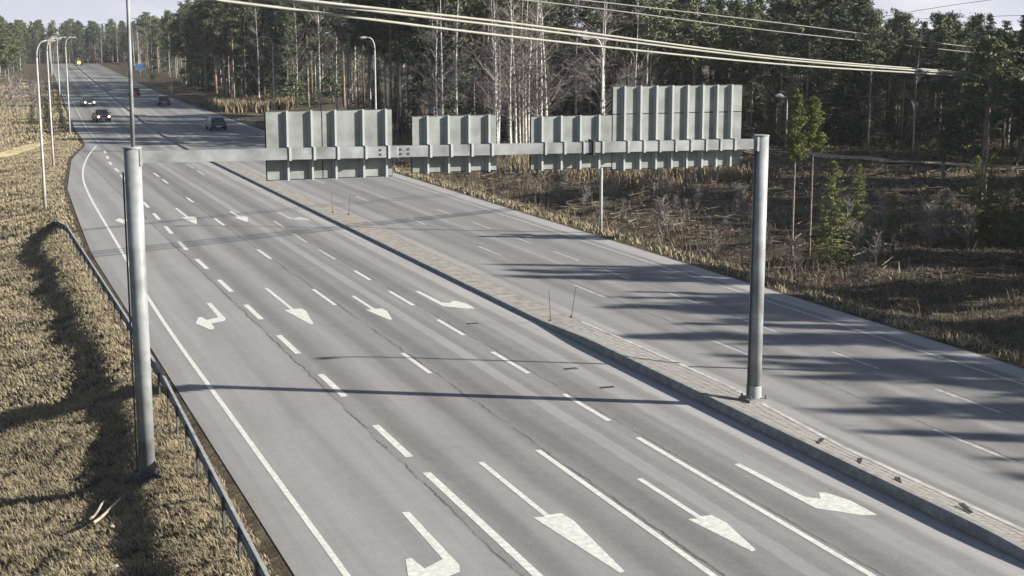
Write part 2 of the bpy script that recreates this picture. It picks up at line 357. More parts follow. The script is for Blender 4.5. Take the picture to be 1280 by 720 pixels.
# pavers between the kerbs, 46 m to 17 m
paver_me = {}
cells = []
yy = 17.0; row = 0
while yy < 46:
    l = float(MedL(yy+.1))+.215; r = float(MedR(yy+.1))-.185; k = 3 if r-l < 1.0 else 4; w = (r-l)/k
    for j in range(k): cells.append((l+w*(j+.5), yy+.105, w))
    yy += .213; row += 1
zmed = lambda y, t: (float(KH(y))-.03)*(1-t)+.105*t
rest = MB(); n_pav = 0
for i, (cx, cy, w) in enumerate(cells):
    l = float(MedL(cy))+.2; r = float(MedR(cy))-.17
    z = zmed(cy, (cx-l)/(r-l))+random.uniform(-.004, .004); tilt = math.atan2(zmed(cy,0)-zmed(cy,1), r-l)
    if cy > 20.6 and n_pav < 300:
        n_pav += 1
        key = round(w, 2)
        if key not in paver_me:
            q = MB(); q.box(-key/2+.008,-.1,-.06,key/2-.008,.1,0); paver_me[key] = q.mesh('paver', M_PAVER)
        o = obj('paver', paver_me[key], median, (cx, cy, z), (0, tilt, random.uniform(-.01,.01)))
    else:
        dz = math.tan(tilt)*w/2
        b = len(rest.v); x0, x1 = cx-w/2+.008, cx+w/2-.008
        rest.box(x0, cy-.1, z-.06, x1, cy+.1, z)
        for q in range(8):
            X_ = rest.v[b+q]; rest.v[b+q] = (X_[0], X_[1], X_[2]+(dz if X_[0] < cx else -dz))
tag(obj('pavers', rest.mesh('pavers', M_PAVER), median), kind='stuff')
fill = MB(); ysf = np.arange(17, 46.1, 1.0)                    # the bed below the paving joints
for yv in ysf:
    l = float(MedL(yv))+.15; r = float(MedR(yv))-.1; fill.v += [(l, yv, zmed(yv,0)-.03), (r, yv, .105-.03)]
for i in range(len(ysf)-1): fill.f.append((i*2, i*2+1, i*2+3, i*2+2))
M_JOINT = mat('paver_joint_sand', (.10, .088, .078), .95, var=.2)
obj('joint_bed', fill.mesh('joint_bed', M_JOINT), median)
ramp_ = MB(); q0 = 46.0
for yv in (46.0, 47.0, 48.5, 50.5):
    l = float(MedL(yv))+.18; r = float(MedR(yv))-.12; t = (yv-46)/4.5
    ramp_.v += [(l, yv, zmed(yv,0)*(1-t)+.075*t), (r, yv, .1*(1-t)+.064*t)]
for i in range(3): ramp_.f.append((i*2, i*2+1, i*2+3, i*2+2))
obj('sand_ramp', ramp_.mesh('sand_ramp', M_SAND), median)

# ------------------------------------------------------------------ road markings (parts of the roads)
ZP = .005
def quad_line(road, name, pts, w, m, z=ZP):
    mb = MB(); P = [Vector((a, b, 0)) for a, b in pts]
    for i, p in enumerate(P):
        d = (P[min(i+1,len(P)-1)]-P[max(i-1,0)]).normalized(); nr = Vector((d.y, -d.x, 0))*(w/2)
        mb.v += [(p.x-nr.x, p.y-nr.y, z), (p.x+nr.x, p.y+nr.y, z)]
    for i in range(len(P)-1): mb.f.append((2*i, 2*i+1, 2*i+3, 2*i+2))
    me = mb.mesh(name, m)
    if me.polygons[0].normal.z < 0: me.flip_normals()
    return obj(name, me, road)
edge = [(6.42,4),(6.42,52),(6.54,58.5),(6.93,71.5),(7.3,88),(7.6,98),(7.97,107),(8.5,114),(9.17,120.5),(10.3,130),(12.15,142)]
from_e = dense(edge, 3)
sm = [(np.mean([from_e[min(max(i+k,0),len(from_e)-1)][0] for k in range(-2,3)]), np.mean([from_e[min(max(i+k,0),len(from_e)-1)][1] for k in range(-2,3)])) for i in range(len(from_e))]
quad_line(road_l, 'edge_line', sm, .14, M_PAINT)
quad_line(road_l, 'edge_line', [(12.3+float(cshift(v)), v) for v in np.arange(143,500,12)], .15, M_PAINT_W)
quad_line(road_r, 'edge_line', [(29.25+float(cshift(v))+float(Rp(v)-cshift(v)-30.7), v) for v in np.arange(6,500,9)], .12, M_PAINT_W)
dx1 = lerp_list([(0,9.85),(70,9.9),(95,10.5),(113,11.1),(120,11.2),(127,11.6),(137,12.1)])
dx2 = lerp_list([(0,12.98),(80,13.2),(110,13.5)]); dx3 = lerp_list([(0,15.9),(70,15.95),(116,17.0),(200,15.7)])
def dashes(road, xf, spans, w, m):
    for (a, b) in spans: quad_line(road, 'lane_dash', [(float(xf(v))+float(cshift(v)), v) for v in (a, (a+b)/2, b)], w, m)
dashes(road_l, dx1, [(6, 31.17),(32.55,35.66),(38.96,41.9)]+[(45.0+6.15*i, 48.1+6.15*i) for i in range(15)], .2, M_PAINT)
dashes(road_l, dx2, [(6,31.95),(40.8,43.85),(52.9,56.65),(65.3,68.5),(78,81.3),(89.8,92.7),(102.3,105.3),(107.5,110.7),(118,121),(129,132)], .15, M_PAINT)
dashes(road_l, dx3, [(6,32.05),(33.8,36.9),(39.7,42.95),(45.8,48.75),(51.75,55.07),(58,60.6)], .15, M_PAINT)
dashes(road_l, dx3, [(64.1,67.4),(70,73.5),(76,79),(107.4,111.4),(113.7,117.4)], .14, M_PAINT_W)
dashes(road_l, lambda v: 15.7, [(150+12*i,153+12*i) for i in range(14)], .12, M_PAINT_W)
dashes(road_r, lambda v: 23.6+.004*max(0,v-60), [(3.8,6.8),(15.8,18.8)]+[(26.8+11.9*i, 29.9+11.9*i) for i in range(14)], .13, M_PAINT_W)
dashes(road_r, lambda v: 26.42+.002*max(0,v-50), [(24.5,27.4),(30.6,33.5),(36.3,38.9),(42.3,45),(48.0,50.6),(54.2,56.9),(59.6,62.7),(65.6,69),(71.6,74.5),(78,81)], .12, M_PAINT_W)
def mark(road, name, pts, m, z=ZP): 
    mb = MB(); mb.v = [(a, b, z) for a, b in pts]; mb.f = [tuple(range(len(pts)))]
    me = bpy.data.meshes.new(name); me.from_pydata(mb.v, [], mb.f); me.materials.append(m); me.update()
    if me.polygons[0].normal.z < 0: me.flip_normals()
    return obj(name, me, road)
def straight_arrow(x, ytail, yhead, ytip, hw, m, dx=0):
    mark(road_l, 'straight_arrow_marking', [(x-.07,ytail),(x-.07,yhead-.1),(x-.8*hw,yhead-.05),(x+dx-.05,ytip),(x+dx+.07,ytip+.05),(x+hw*1.05,yhead-.55),(x+hw*.9,yhead),(x+.07,yhead),(x+.07,ytail)], m)
straight_arrow(11.37,31.5,27.3,23.65,.40,M_PAINT,.1); straight_arrow(14.42,28.9,26.0,23.75,.36,M_PAINT,.05)
straight_arrow(11.37,57.6,52.7,49.6,.40,M_PAINT,.05); straight_arrow(14.27,54.6,51.6,49.35,.38,M_PAINT,.05)
straight_arrow(11.85,87.2,82.6,79.4,.42,M_PAINT); straight_arrow(14.66,84.4,81.6,79.2,.40,M_PAINT)
def right_arrow(x, y, m):      # driver's right, towards the verge
    mark(road_l, 'right_turn_arrow_marking', [(x+p, y+q) for p, q in ((-.1,-.2),(.07,-.2),(.06,-3.6),(-.05,-3.95),(-.58,-4.25),(-.62,-5.2),(-.8,-5.35),(-1.12,-4.05),(-.85,-2.95),(-.72,-2.9),(-.64,-3.55),(-.15,-3.2))], m)
right_arrow(8.58,28.8,M_PAINT); right_arrow(8.62,55.3,M_PAINT); right_arrow(8.9,86.3,M_PAINT)
def left_arrow(x, y, m):
    mark(road_l, 'left_turn_arrow_marking', [(x+p, y+q) for p, q in ((-.08,-.1),(.08,-.1),(.16,-2.85),(.42,-3.12),(.62,-2.72),(.78,-2.78),(.98,-3.45),(.96,-4.5),(.65,-4.42),(.26,-3.96),(-.04,-3.65),(-.06,-3.0))], m)
left_arrow(17.16,29.2,M_PAINT); left_arrow(17.0,54.8,M_PAINT); left_arrow(17.2,83.0,M_PAINT_W)
for (a, b) in ((17.40,39.8), (17.45,37.2), (16.9,47.6)):
    g = MB(); g.box(-.22,-.09,.002,.22,.09,.010); [g.box(-.2+.075*i,-.065,.010,-.16+.075*i,.065,.016) for i in range(5)]
    obj('drain_grate', g.mesh('drain_grate', M_IRON), road_l, (a, b, 0))

# ------------------------------------------------------------------ gantry over the road
def gz(x, y): return float(ground_z(x, y))
gy_ = 33.8
ga = empty('sign_gantry', (3.66, gy_, -.5))
tag(ga, 'grey steel gantry spanning the road from the grassy bank to the median', 'gantry')
def gpart(name, mb, m, smooth=False, parent=ga):
    mb.v = [(a-3.66, b-gy_, c+.5) for a, b, c in mb.v]; return part(name, mb, m, parent, smooth)
def oct_post(x, z0, z1, r): 
    mb = MB(); mb.tube([(x,gy_,z0),(x,gy_,z1)], r, 24); return mb
def mast_auto(o):
    for p_ in o.data.polygons: p_.use_smooth = len(p_.vertices) == 4
pl = gpart('post', oct_post(3.66, -.62, 7.74, .195), M_STEEL_POST); mast_auto(pl)
pr_ = gpart('post', oct_post(20.42, .05, 7.60, .20), M_STEEL_POST); mast_auto(pr_)
gpart('post_cap', MB().tube([(3.66,gy_,7.742),(3.66,gy_,7.775)], .215, 24), M_STEEL)
gpart('post_cap', MB().tube([(20.42,gy_,7.602),(20.42,gy_,7.635)], .21, 24), M_STEEL)
for x, z in ((3.66,gz(3.66,33.8)+.2),(20.42,.235)):
    b = MB(); b.box(x-.3,gy_-.3,z-(.4 if x < 5 else .14),x+.3,gy_+.3,z); gpart('base_plate', b, M_SEAM if x < 5 else M_KERB)
    for sx in (-.24,.24):
        for sy in (-.24,.24): b = MB(); b.tube([(x+sx,gy_+sy,z),(x+sx,gy_+sy,z+.09)], .028, 8); gpart('anchor_bolt', b, M_POSTD)
bz = lambda x: 7.535-(x-3.8)*.0083                       # the beam sags a little to the right
def tilt_box(b, x0, ya, da, x1, yb, db):
    b.box(x0, ya, 0, x1, yb, 0); n = len(b.v)
    for i in range(8):
        vx = b.v[n-8+i]; b.v[n-8+i] = (vx[0], vx[1], bz(vx[0])+(da if i < 4 else db))
    return b
def beam(x0, x1): return gpart('beam', tilt_box(MB(), x0, gy_-.11, -.135, x1, gy_+.11, .135), M_STEEL_POST)
beam(3.84, 9.985); beam(10.045, 15.28); beam(15.36, 20.25)
for x in (10.015, 15.32):
    b = MB(); tilt_box(b, x-.028, gy_-.17, -.2, x+.028, gy_+.17, .2) if x > 12 else tilt_box(b, x-.028, gy_-.112, -.14, x+.028, gy_+.112, .14)
    gpart('beam_flange', b, M_SEAM if x > 12 else M_STEEL)
for i in range(4):
    for zz in (7.43, 7.54):
        b = MB(); b.box(9.55+.2*i+(.12 if i > 1 else 0), gy_-.122, zz-.025, 9.60+.2*i+(.12 if i > 1 else 0), gy_-.111, zz+.025); gpart('beam_bolt', b, M_SEAM)
for x0, x1 in ((3.80,3.86), (20.2,20.26)):
    gpart('end_flange', tilt_box(MB(), x0, gy_-.16, -.19, x1, gy_+.16, .19), M_STEEL)
b = MB(); b.tube([(3.68,gy_,7.775),(3.70,gy_,9.6),(3.74,gy_,13.2)], [.05,.045,.035], 10); gpart('mast', b, M_STEEL_POST, True)
b = MB(); b.tube([(20.42-.225,gy_-.06,.3),(20.42-.225,gy_-.06,7.2)], .022, 6); gpart('cable_conduit', b, M_SEAM)
b = MB(); b.tube([(3.66-.235,gy_-.04,0),(3.66-.235,gy_-.04,7.2)], .022, 6); gpart('cable_conduit', b, M_SEAM)
b = MB(); b.tube([(20.42,gy_,.24),(20.42,gy_,.6)], .215, 24, False); gpart('post_sleeve', b, M_STEEL, True)

# ------------------------------------------------------------------ direction signs seen from behind
PF = gy_+.11+.10      # face of the panels turned to us
def sign(x0, x1, z0, z1, ribs, label, seam_z=None, seam_x=None, ribw=.05):
    xc = (x0+x1)/2
    t = empty('road_sign', (xc, PF, z0)); tag(t, label, 'road sign', 'direction signs on the gantry')
    def sp(name, mb, m, parent=t): 
        mb.v = [(a-xc, b-PF, c-z0) for a, b, c in mb.v]; return part(name, mb, m, parent)
    xs = [x0]+([seam_x] if seam_x else [])+[x1]
    zs = [z0]+([seam_z] if seam_z else [])+[z1]
    for a, bb in zip(xs[:-1], xs[1:]):
        for c, d in zip(zs[:-1], zs[1:]):
            q = MB(); q.box(a+(.012 if a != x0 else 0), PF, c+(.012 if c != z0 else 0), bb-(.012 if bb != x1 else 0), PF+.035, d-(.012 if d != z1 else 0)); sp('panel', q, M_ALU)
    q = MB(); q.box(x0-.02, PF+.037, z0-.02, x1+.02, PF+.055, z1+.02); sp('front_plate', q, M_SEAM)
    for x in ribs:
        q = MB(); q.box(x-ribw/2, PF-.1, z0-.03, x+ribw/2, PF-.001, z1+.03); q.box(x-ribw/2-.05, PF-.012, z0-.02, x-ribw/2, PF-.001, z1+.02)
        r = sp('stiffener', q, M_ALUP)
        q = MB()                                            # clamp round the beam
        tilt_box(q, x-.03, gy_-.135, -.16, x+.03, gy_-.112, .16); tilt_box(q, x-.03, gy_-.112, .138, x+.03, gy_+.108, .16); tilt_box(q, x-.03, gy_-.112, -.16, x+.03, gy_+.108, -.138)
        sp('clamp', q, M_ALUP if x < 13.5 else M_STEEL)
sign(6.83,9.97,6.87,8.50,[7.33,7.93,8.52,9.22,9.80-.0], 'widest of the low sign backs, leftmost on the gantry, over the left lanes', seam_x=8.20)
sign(10.50,12.74,6.92,8.31,[10.88,11.43,11.98,12.52], 'small grey sign back hung alone at the middle of the gantry beam')
sign(13.70,15.99,6.89,8.24,[13.98,14.52,15.06,15.60], 'small grey sign back touching the left side of the tallest sign')
sign(16.02,19.89,6.82,8.98,[16.33,16.80,17.27,17.74,18.20,18.66,19.10,19.54], 'tallest grey ribbed sign back, at the right end of the gantry beam', seam_z=8.27)

# ------------------------------------------------------------------ guard rail on the left bank
gr = empty('guard_rail', (4.8, 40, 0)); tag(gr, 'galvanised guard rail on short posts along the left road edge', 'guard rail')
WP = [(-.03,.0),(.05,.035),(.05,.085),(-.03,.13),(-.03,.18),(.05,.225),(.05,.275),(-.03,.31),(-.045,.31)]
rx = lerp_list([(0,4.62),(24,4.64),(30,4.75),(40,4.95),(50,4.93),(78,4.72),(84.5,4.55)])
rz = lambda y: np.interp(y, [0,75.5,84.5],[.42,.42,-.35]); rk = lambda y: np.interp(y,[0,80,84.5],[1,1,.75])
yv = 10.0
while yv < 84.4:
    y1 = min(yv+4, 84.5); b = MB(); b.sweep(WP, [(float(rx(v))-4.8, v-40, float(rz(v)), float(rk(v))) for v in np.linspace(yv, y1+.06, 5)])
    o = part('rail', b, M_RAIL, gr); sd = o.modifiers.new('s', 'SOLIDIFY'); sd.thickness = .006
    yv += 4
for i in range(36):
    yv = 11+2*i
    if yv > 81: break
    zt = float(rz(yv))+.27*float(rk(yv)); g0 = gz(float(rx(yv)), yv)
    b = MB(); x = -.0; b.box(-.09,-.05,-.2,-.08,.05,zt-g0); b.box(-.09,-.05,-.2,-.035,-.042,zt-g0); b.box(-.09,.042,-.2,-.035,.05,zt-g0)
    o = part('rail_post', b, M_POSTD, gr); o.location = (float(rx(yv))-4.8-.0, yv-40, g0)

# ------------------------------------------------------------------ street lamps
def lamp_builder():
    r = empty('street_lamp'); H = 10.35
    p = MB(); p.tube([(0,0,-.4),(0,0,1.2),(0,0,H-1.1)], [.10,.085,.062], 12); part('pole', p, M_LAMP, r, True)
    a = MB(); pts = [(0,0,H-1.1)]
    for k in range(1,9):
        t = R(82)*k/8; pts.append((-.45+.45*math.cos(t), 0, H-1.1+.95*math.sin(t)))
    pts.append((-.66,0,H-.1)); a.tube(pts, [.058]*9+[.045], 10); part('arm', a, M_LAMP, r, True)
    h = MB(); pr = [(-.58,-.05),(-.7,.05),(-1.0,.07),(-1.2,.0),(-1.18,-.05)]
    for sy, k in ((-.13,.7),(-.09,1),(.09,1),(.13,.7)): h.v += [(x, sy, H-.1+z*k) for x, z in pr]
    for j in range(3):
        for i in range(5): b = j*5; h.f.append((b+i, b+(i+1)%5, b+5+(i+1)%5, b+5+i))
    h.f += [(0,1,2,3,4), (19,18,17,16,15)]
    hd = part('lamp_head', h, M_HEAD, r)
    g = MB(); g.box(-1.1,-.09,H-.185,-.75,.09,H-.152); part('lens', g, M_GLASS, hd)
    d = MB(); d.box(-.106,-.05,.5,-.09,.05,.95); part('access_door', d, M_STEEL, r)
    return r
lamp0 = lamp_builder(); used = [False]
def lamp(x, y, rz, label, group, k=1.0, z=None):
    o = lamp0 if not used[0] else copy_tree(lamp0); used[0] = True
    o.location = (x, y, gz(x, y) if z is None else z); o.rotation_euler = (0,0,rz); o.scale = (1,1,k); tag(o, label, 'street lamp', group); return o
GR, GL = 'street lamps on the forest side of the road', 'street lamps on the grass side of the road'
lamp(30.95,33.2,0,'street lamp beside the right road edge just outside the picture, its shadow crossing the lanes',GR)
lamp(31.35,67.9,0,'street lamp standing at the clearing edge, crossing in front of the third sign',GR)
lamp(31.5,112,0,'street lamp with curved arm rising behind the leftmost sign',GR)
lamp(31.9,154,0,'street lamp just left of the leftmost sign, against the dark forest',GR)
lamp(33.6,246,0,'street lamp left of the pale dry grass bank beside the far road',GR)
lamp(35.1,283,0,'farthest street lamp on the forest side, near the blue sign',GR)
lamp(4.5,91,math.pi,'nearest left-bank street lamp, beyond the guard rail end',GL)
lamp(6.75,120,math.pi,'second nearest street lamp on the left bank',GL)
lamp(10.7,157,math.pi,'third street lamp from the guard rail, where the turn lane begins',GL)
lamp(11.5,183,math.pi,'fourth street lamp from the guard rail on the left verge',GL)
lamp(14.3,244,math.pi,'fifth street lamp from the guard rail on the left verge',GL)
lamp(17.2,297,math.pi,'sixth street lamp from the guard rail on the left verge',GL)
lamp(21.0,360,math.pi,'farthest street lamp on the left verge',GL)
# short park lamp on the footpath
pk = empty('park_lamp', (74.3,118.5,gz(74.3,118.5))); tag(pk, 'short footpath lamp with white head before the pines', 'street lamp')
b = MB(); b.tube([(0,0,-.2),(0,0,4.9)], [.09,.06], 10); part('pole', b, M_LAMP, pk, True)
b = MB(); b.tube([(0,0,4.9),(-.2,0,5.05),(-.55,0,5.1)], .04, 8); part('arm', b, M_LAMP, pk, True)
b = MB(); b.tube([(-.5,0,5.05),(-.85,0,5.2),(-1.3,0,5.15)], [.12,.2,.1], 10); part('lamp_head', b, mat('white_lamp_shell', (.8,.8,.8), .4, var=.02), pk, True)

# ------------------------------------------------------------------ overhead cables
def catmull(P, n=14):
    P = [Vector(p) for p in P]; o = []
    for i in range(len(P)-1):
        p0, p1, p2, p3 = P[max(i-1,0)], P[i], P[i+1], P[min(i+2,len(P)-1)]
        for k in range(n):
            t = k/n; o.append(.5*((2*p1)+(p2-p0)*t+(2*p0-5*p1+4*p2-p3)*t*t+(3*p1-p0-3*p2+p3)*t**3))
    return o+[P[-1]]
def cable(pts, r, m, label):
    b = MB(); b.tube(catmull(pts), r, 8); o = obj('overhead_cable', b.mesh('overhead_cable', m, True)); tag(o, label, 'cable', 'overhead cables'); return o
cable([(-30,17,14.4),(-0.71,39.86,12.24),(10.27,48.53,11.5),(22.03,56.89,10.67),(40.61,66.83,9.12),(58.09,75.1,8.05),(70.73,80.96,7.3),(88,89,6.6)], .05, M_CABLE, 'uppermost strand of the thick pale cable trio crossing the forest')
cable([(-30,17,14.2),(-0.72,39.83,12.08),(9.58,48.77,11.34),(22.01,56.82,10.27),(40.6,66.78,8.86),(58.08,75.08,7.9),(70.73,80.94,7.19),(88,89,6.5)], .05, M_CABLE, 'lowest strand of the thick pale cable trio crossing the forest')
cable([(-30,17,14.7),(-0.7,40.44,12.47),(10.97,48.82,11.54),(22.23,57.39,10.84),(40.89,67.29,9.24),(58.42,75.54,8.14),(70.74,80.97,7.41),(88,89,6.7)], .05, M_CABLE, 'middle strand of the thick pale cable trio crossing the forest')
cable([(10.5,56.37,13.08),(28.01,65.75,12.17),(45.56,75.1,11.15),(65.62,83.39,9.69),(81.11,90.3,8.8)], .035, M_WIRE, 'upper one of the two thin grey wires above the thick cables')
cable([(10.48,56.31,12.72),(27.62,65.85,11.9),(45.53,75.01,10.63),(65.59,83.33,9.3),(81.08,90.21,8.31)], .035, M_WIRE, 'lower one of the two thin grey wires above the thick cables')
cable([(93.34,138.38,11.63),(104.42,134.46,13.59),(118.03,129.57,15.55)], .03, M_WIRE, 'thin wire rising to the right across the sky')
cable([(99.19,147.08,12.0),(111.76,142.3,12.47),(125.22,137.18,12.95)], .03, M_WIRE, 'thin nearly level wire across the sky at the right')

# ------------------------------------------------------------------ small things by the road
def marker(x, y, tilt, label):
    b = MB(); b.tube([(0,0,0),(0,0,1.15)], [.014,.011], 6); b.tube([(0,0,-.02),(0,0,.04)], .06, 8)
    o = obj('marker_pole', b.mesh('marker_pole', M_RED), None, (x, y, .09), (0, tilt, 0)); tag(o, label, 'marker pole', 'thin red marker poles on the median')
marker(19.55,46.6,R(-3),'thin upright red marker pole where the tall kerb begins')
marker(20.55,47.0,R(9),'leaning thin red marker pole beside the right kerb of the median')
marker(20.1,81.1,R(-4),'left one of the two far thin red marker poles on the sandy median')
marker(20.75,79.9,R(4),'right one of the two far thin red marker poles on the sandy median')
scrap_lbl = ['farthest dark rubber scrap curled on the median paving', 'second farthest dark rubber scrap on the median paving', 'second nearest dark rubber scrap on the median paving', 'nearest and largest dark rubber scrap on the median paving']
for i, (x, y) in enumerate(((19.72,29.4),(19.66,27.6),(19.62,26.0),(19.80,23.85))):
    b = MB(); n = 9; k = 1.15 if i == 3 else .85
    for j in range(n):
        t = j/(n-1); yy_ = .45*k*(t-.5); zz = .012+.03*t**3; w = .035+.03*t
        b.v += [(-w, yy_, zz), (w, yy_, zz+.01), (w, yy_-.01, zz-.012), (-w, yy_-.01, zz-.02)]
    for j in range(n-1):
        for q in range(4): b.f.append((j*4+q, j*4+(q+1)%4, j*4+4+(q+1)%4, j*4+4+q))
    b.f += [(0,1,2,3), tuple((n-1)*4+q for q in (3,2,1,0))]
    tag(obj('rubber_scrap', b.mesh('rubber_scrap', M_RUBBER), None, (x, y, zmed(y, .35)+.012), (0,0,R(-50+12*i))), scrap_lbl[i], 'rubber scrap', 'rubber scraps on the median')
for (x, y, a, L_, lb) in ((2.55,32.2,R(62),1.55,'longer pale stick lying in the rail shadow by the gantry post'), (2.38,32.6,R(70),1.2,'shorter pale stick lying in the rail shadow by the gantry post')):
    dx, dy = math.cos(a), math.sin(a); b = MB()
    P = [(dx*t*L_, dy*t*L_, gz(x+dx*t*L_, y+dy*t*L_)+.16+.02*math.sin(t*9)) for t in (-.5,-.25,0,.25,.5)]
    b.tube(P, [.035,.034,.032,.03,.026], 7); tag(obj('stick', b.mesh('stick', M_WOOD), None, (x, y, 0)), lb, 'stick', 'sticks on the bank')
for (x, y, lb) in ((2.55,30.9,'crumpled pale litter below the sticks on the bank'), (2.38,28.6,'crumpled pale litter near the bottom edge of the bank'), (4.25,26.3,'small pale litter beside the guard rail posts')):
    bm = bmesh.new(); bmesh.ops.create_icosphere(bm, subdivisions=1, radius=.06)
    for v in bm.verts: v.co = v.co*random.uniform(.6,1.3); v.co.z *= .6
    me = bpy.data.meshes.new('litter'); bm.to_mesh(me); bm.free(); me.materials.append(M_LITTER)
    tag(obj('litter', me, None, (x, y, gz(x, y)+.15)), lb, 'litter', 'litter on the bank')

# ------------------------------------------------------------------ far signs and signal
def plate(name, loc, rz, w, h, z0, m_face, label, face_dir=-1, round_=False, rim=None):
    t = empty(name, loc, rz); tag(t, label, 'road sign')
    b = MB(); b.tube([(0,.05,-.3),(0,.05,z0+h)], .05, 8); part('pole', b, M_LAMP, t, True)
    if round_:
        b = MB(); b.tube([(0,-.02,z0+h/2),(0,.0,z0+h/2)], w/2, 24); part('face', b, rim, t)
        b = MB(); b.tube([(0,-.026,z0+h/2),(0,-.021,z0+h/2)], w/2*.72, 24); part('centre', b, m_face, t)
    else:
        b = MB(); b.box(-w/2,-.03,z0,w/2,0,z0+h); part('panel', b, m_face, t)
        b = MB(); 
        for (p0, p1) in (((-w/2,z0-.04),(w/2,z0)),((-w/2,z0+h),(w/2,z0+h+.04)),((-w/2-.04,z0-.04),(-w/2,z0+h+.04)),((w/2,z0-.04),(w/2+.04,z0+h+.04))): b.box(p0[0],-.04,p0[1],p1[0],.01,p1[1])
        part('frame', b, M_STEEL, t)
    return t
M_BLUE = mat('sign_blue', (.02,.075,.15), .6, var=.05); M_YEL = mat('sign_yellow', (.35,.26,.04), .6, var=.05); M_RIM = mat('sign_red', (.45,.03,.03), .5, var=.05); M_SWHITE = mat('sign_pale', (.6,.5,.45), .5, var=.05)
plate('road_sign', (44.6,384,-.4), 0, 2.4, 1.5, 2.0, M_BLUE, 'small blue road sign before the far forest right of the road')
plate('road_sign', (40.4,326,-.4), 0, 1.0, 1.1, 1.2, M_YEL, 'small yellow road sign at the far right road edge below the blue one')
plate('road_sign', (39.3,65.5,gz(39.3,65.5)), R(-50), .62, .62, 2.35, M_SWHITE, 'round red-rimmed sign half hidden behind the right gantry post', round_=True, rim=M_RIM)
sg = empty('traffic_signal', (39.8,522,0)); tag(sg, 'amber lit traffic signal with black backboard at the far end of the median', 'traffic signal')
b = MB(); b.tube([(0,.1,-.2),(0,.1,3.0)], .09, 10); part('pole', b, M_LAMP, sg, True)
b = MB(); b.box(-1.3,0,-.2,1.3,.08,2.5); part('backboard', b, M_SEAM, sg)
b = MB(); b.tube([(0,-.12,1.15),(0,-.001,1.15)], .6, 24); part('lamp', b, emit('amber_lamp', (1,.55,.16), 1.0), sg)

# ------------------------------------------------------------------ cars
M_TYRE = mat('tyre', (.02,.02,.02), .9, var=.1); M_RIMM = mat('wheel_rim', (.35,.35,.36), .4, .6, var=.1); M_CGL = mat('car_glass', (.02,.025,.03), .08, var=.1, spec=.8)
M_HL = emit('headlight_lit', (1,.95,.85), 2.2); M_TL = mat('tail_lamp', (.3,.01,.01), .3, var=.1); M_PLATE = mat('number_plate', (.6,.6,.58), .5, var=.03)
def car(loc, rz, paint, label, lit=False):
    """built facing -Y (towards the camera when rz = 0)"""
    t = empty('car', loc, rz); tag(t, label, 'car', 'cars on the far road'); hw = .88
    low = [(-2.1,.28),(-2.16,.5),(-2.05,.78),(-1.15,.95),(1.75,.98),(2.1,.86),(2.14,.5),(2.06,.28)]
    cab = [(-1.15,.94),(-.35,1.42),(.25,1.48),(1.2,1.42),(1.85,.97)]
    def ex(pr, w0, w1, zb, zt):
        m = MB(); n = len(pr)
        for s_ in (-1, 1): m.v += [(s_*(w0+(w1-w0)*max(0,(z-zb)/(zt-zb))), y, z) for y, z in pr]
        m.f.append(tuple(range(n))); m.f.append(tuple(n+i for i in reversed(range(n))))
        for i in range(n): j = (i+1)%n; m.f.append((i, j, n+j, n+i))
        return m
    bd = ex(low, hw, hw-.06, .5, 1.0); o = part('body', bd, paint, t); bv = o.modifiers.new('b','BEVEL'); bv.width = .07; bv.segments = 2
    cb = part('cabin', ex(cab, hw-.07, hw-.26, .94, 1.48), paint, t); bv = cb.modifiers.new('b','BEVEL'); bv.width = .05; bv.segments = 2
    def q4(a, m, name, par): x = MB(); x.v = a; x.f = [(0,1,2,3)]; return part(name, x, m, par)
    q4([(-.68,-1.09,1.0),(.68,-1.09,1.0),(.56,-.42,1.40),(-.56,-.42,1.40)], M_CGL, 'windscreen', cb)
    q4([(.66,1.80,1.02),(-.66,1.80,1.02),(-.56,1.26,1.40),(.56,1.26,1.40)], M_CGL, 'rear_window', cb)
    for s_ in (-1, 1):
        q4([(s_*.815,-.95,1.0),(s_*.815,1.5,1.0),(s_*.645,1.1,1.4),(s_*.645,-.3,1.42)], M_CGL, 'side_window', cb)
        for yw in (-1.3, 1.3):
            w = MB(); w.tube([(s_*.66,yw,.31),(s_*.895,yw,.31)], .31, 18); wh = part('wheel', w, M_TYRE, t); w = MB(); w.tube([(s_*.89,yw,.31),(s_*.905,yw,.31)], .2, 14); part('rim', w, M_RIMM, wh)
        l = MB(); l.tube([(s_*.62,-2.2,.66),(s_*.62,-2.08,.66)], .13, 12); part('headlight', l, M_HL if lit else M_GLASS, t)
        l = MB(); l.box(min(s_*.5,s_*.82),2.08,.72,max(s_*.5,s_*.82),2.16,.9); part('tail_lamp', l, M_TL, t)
        l = MB(); l.box(min(s_*.86,s_*1.02),-.85,.98,max(s_*.86,s_*1.02),-.72,1.1); part('mirror', l, paint, t)
    for yy_ in (-2.185, 2.155):
        l = MB(); l.box(-.26,yy_-.01,.42,.26,yy_+.01,.53); part('number_plate', l, M_PLATE, t)
    return t
def paint(n, c): return mat(n, c, .3, .2, var=.03, spec=.6)
P_RED, P_DARK, P_BLUE, P_WINE, P_GREY = paint('paint_red',(.13,.015,.014)), paint('paint_black',(.02,.02,.024)), paint('paint_navy',(.02,.035,.055)), paint('paint_wine',(.16,.02,.025)), paint('paint_grey',(.04,.04,.045))
car((16.1,181,0.006), .05, P_RED, 'red car driving towards the camera with its headlights on', True)
car((17.8,221,0.006), .05, P_DARK, 'black car driving towards the camera behind the red car', True)
car((26.5,160,0.006), math.pi, P_BLUE, 'dark blue hatchback driving away, nearest car on the right road')
car((28.7,220,0.006), math.pi-.05, P_GREY, 'dark grey car driving away beside the pale grass bank')
car((28.7,258,0.006), math.pi-.05, P_WINE, 'wine red car driving away, farthest on the right road')
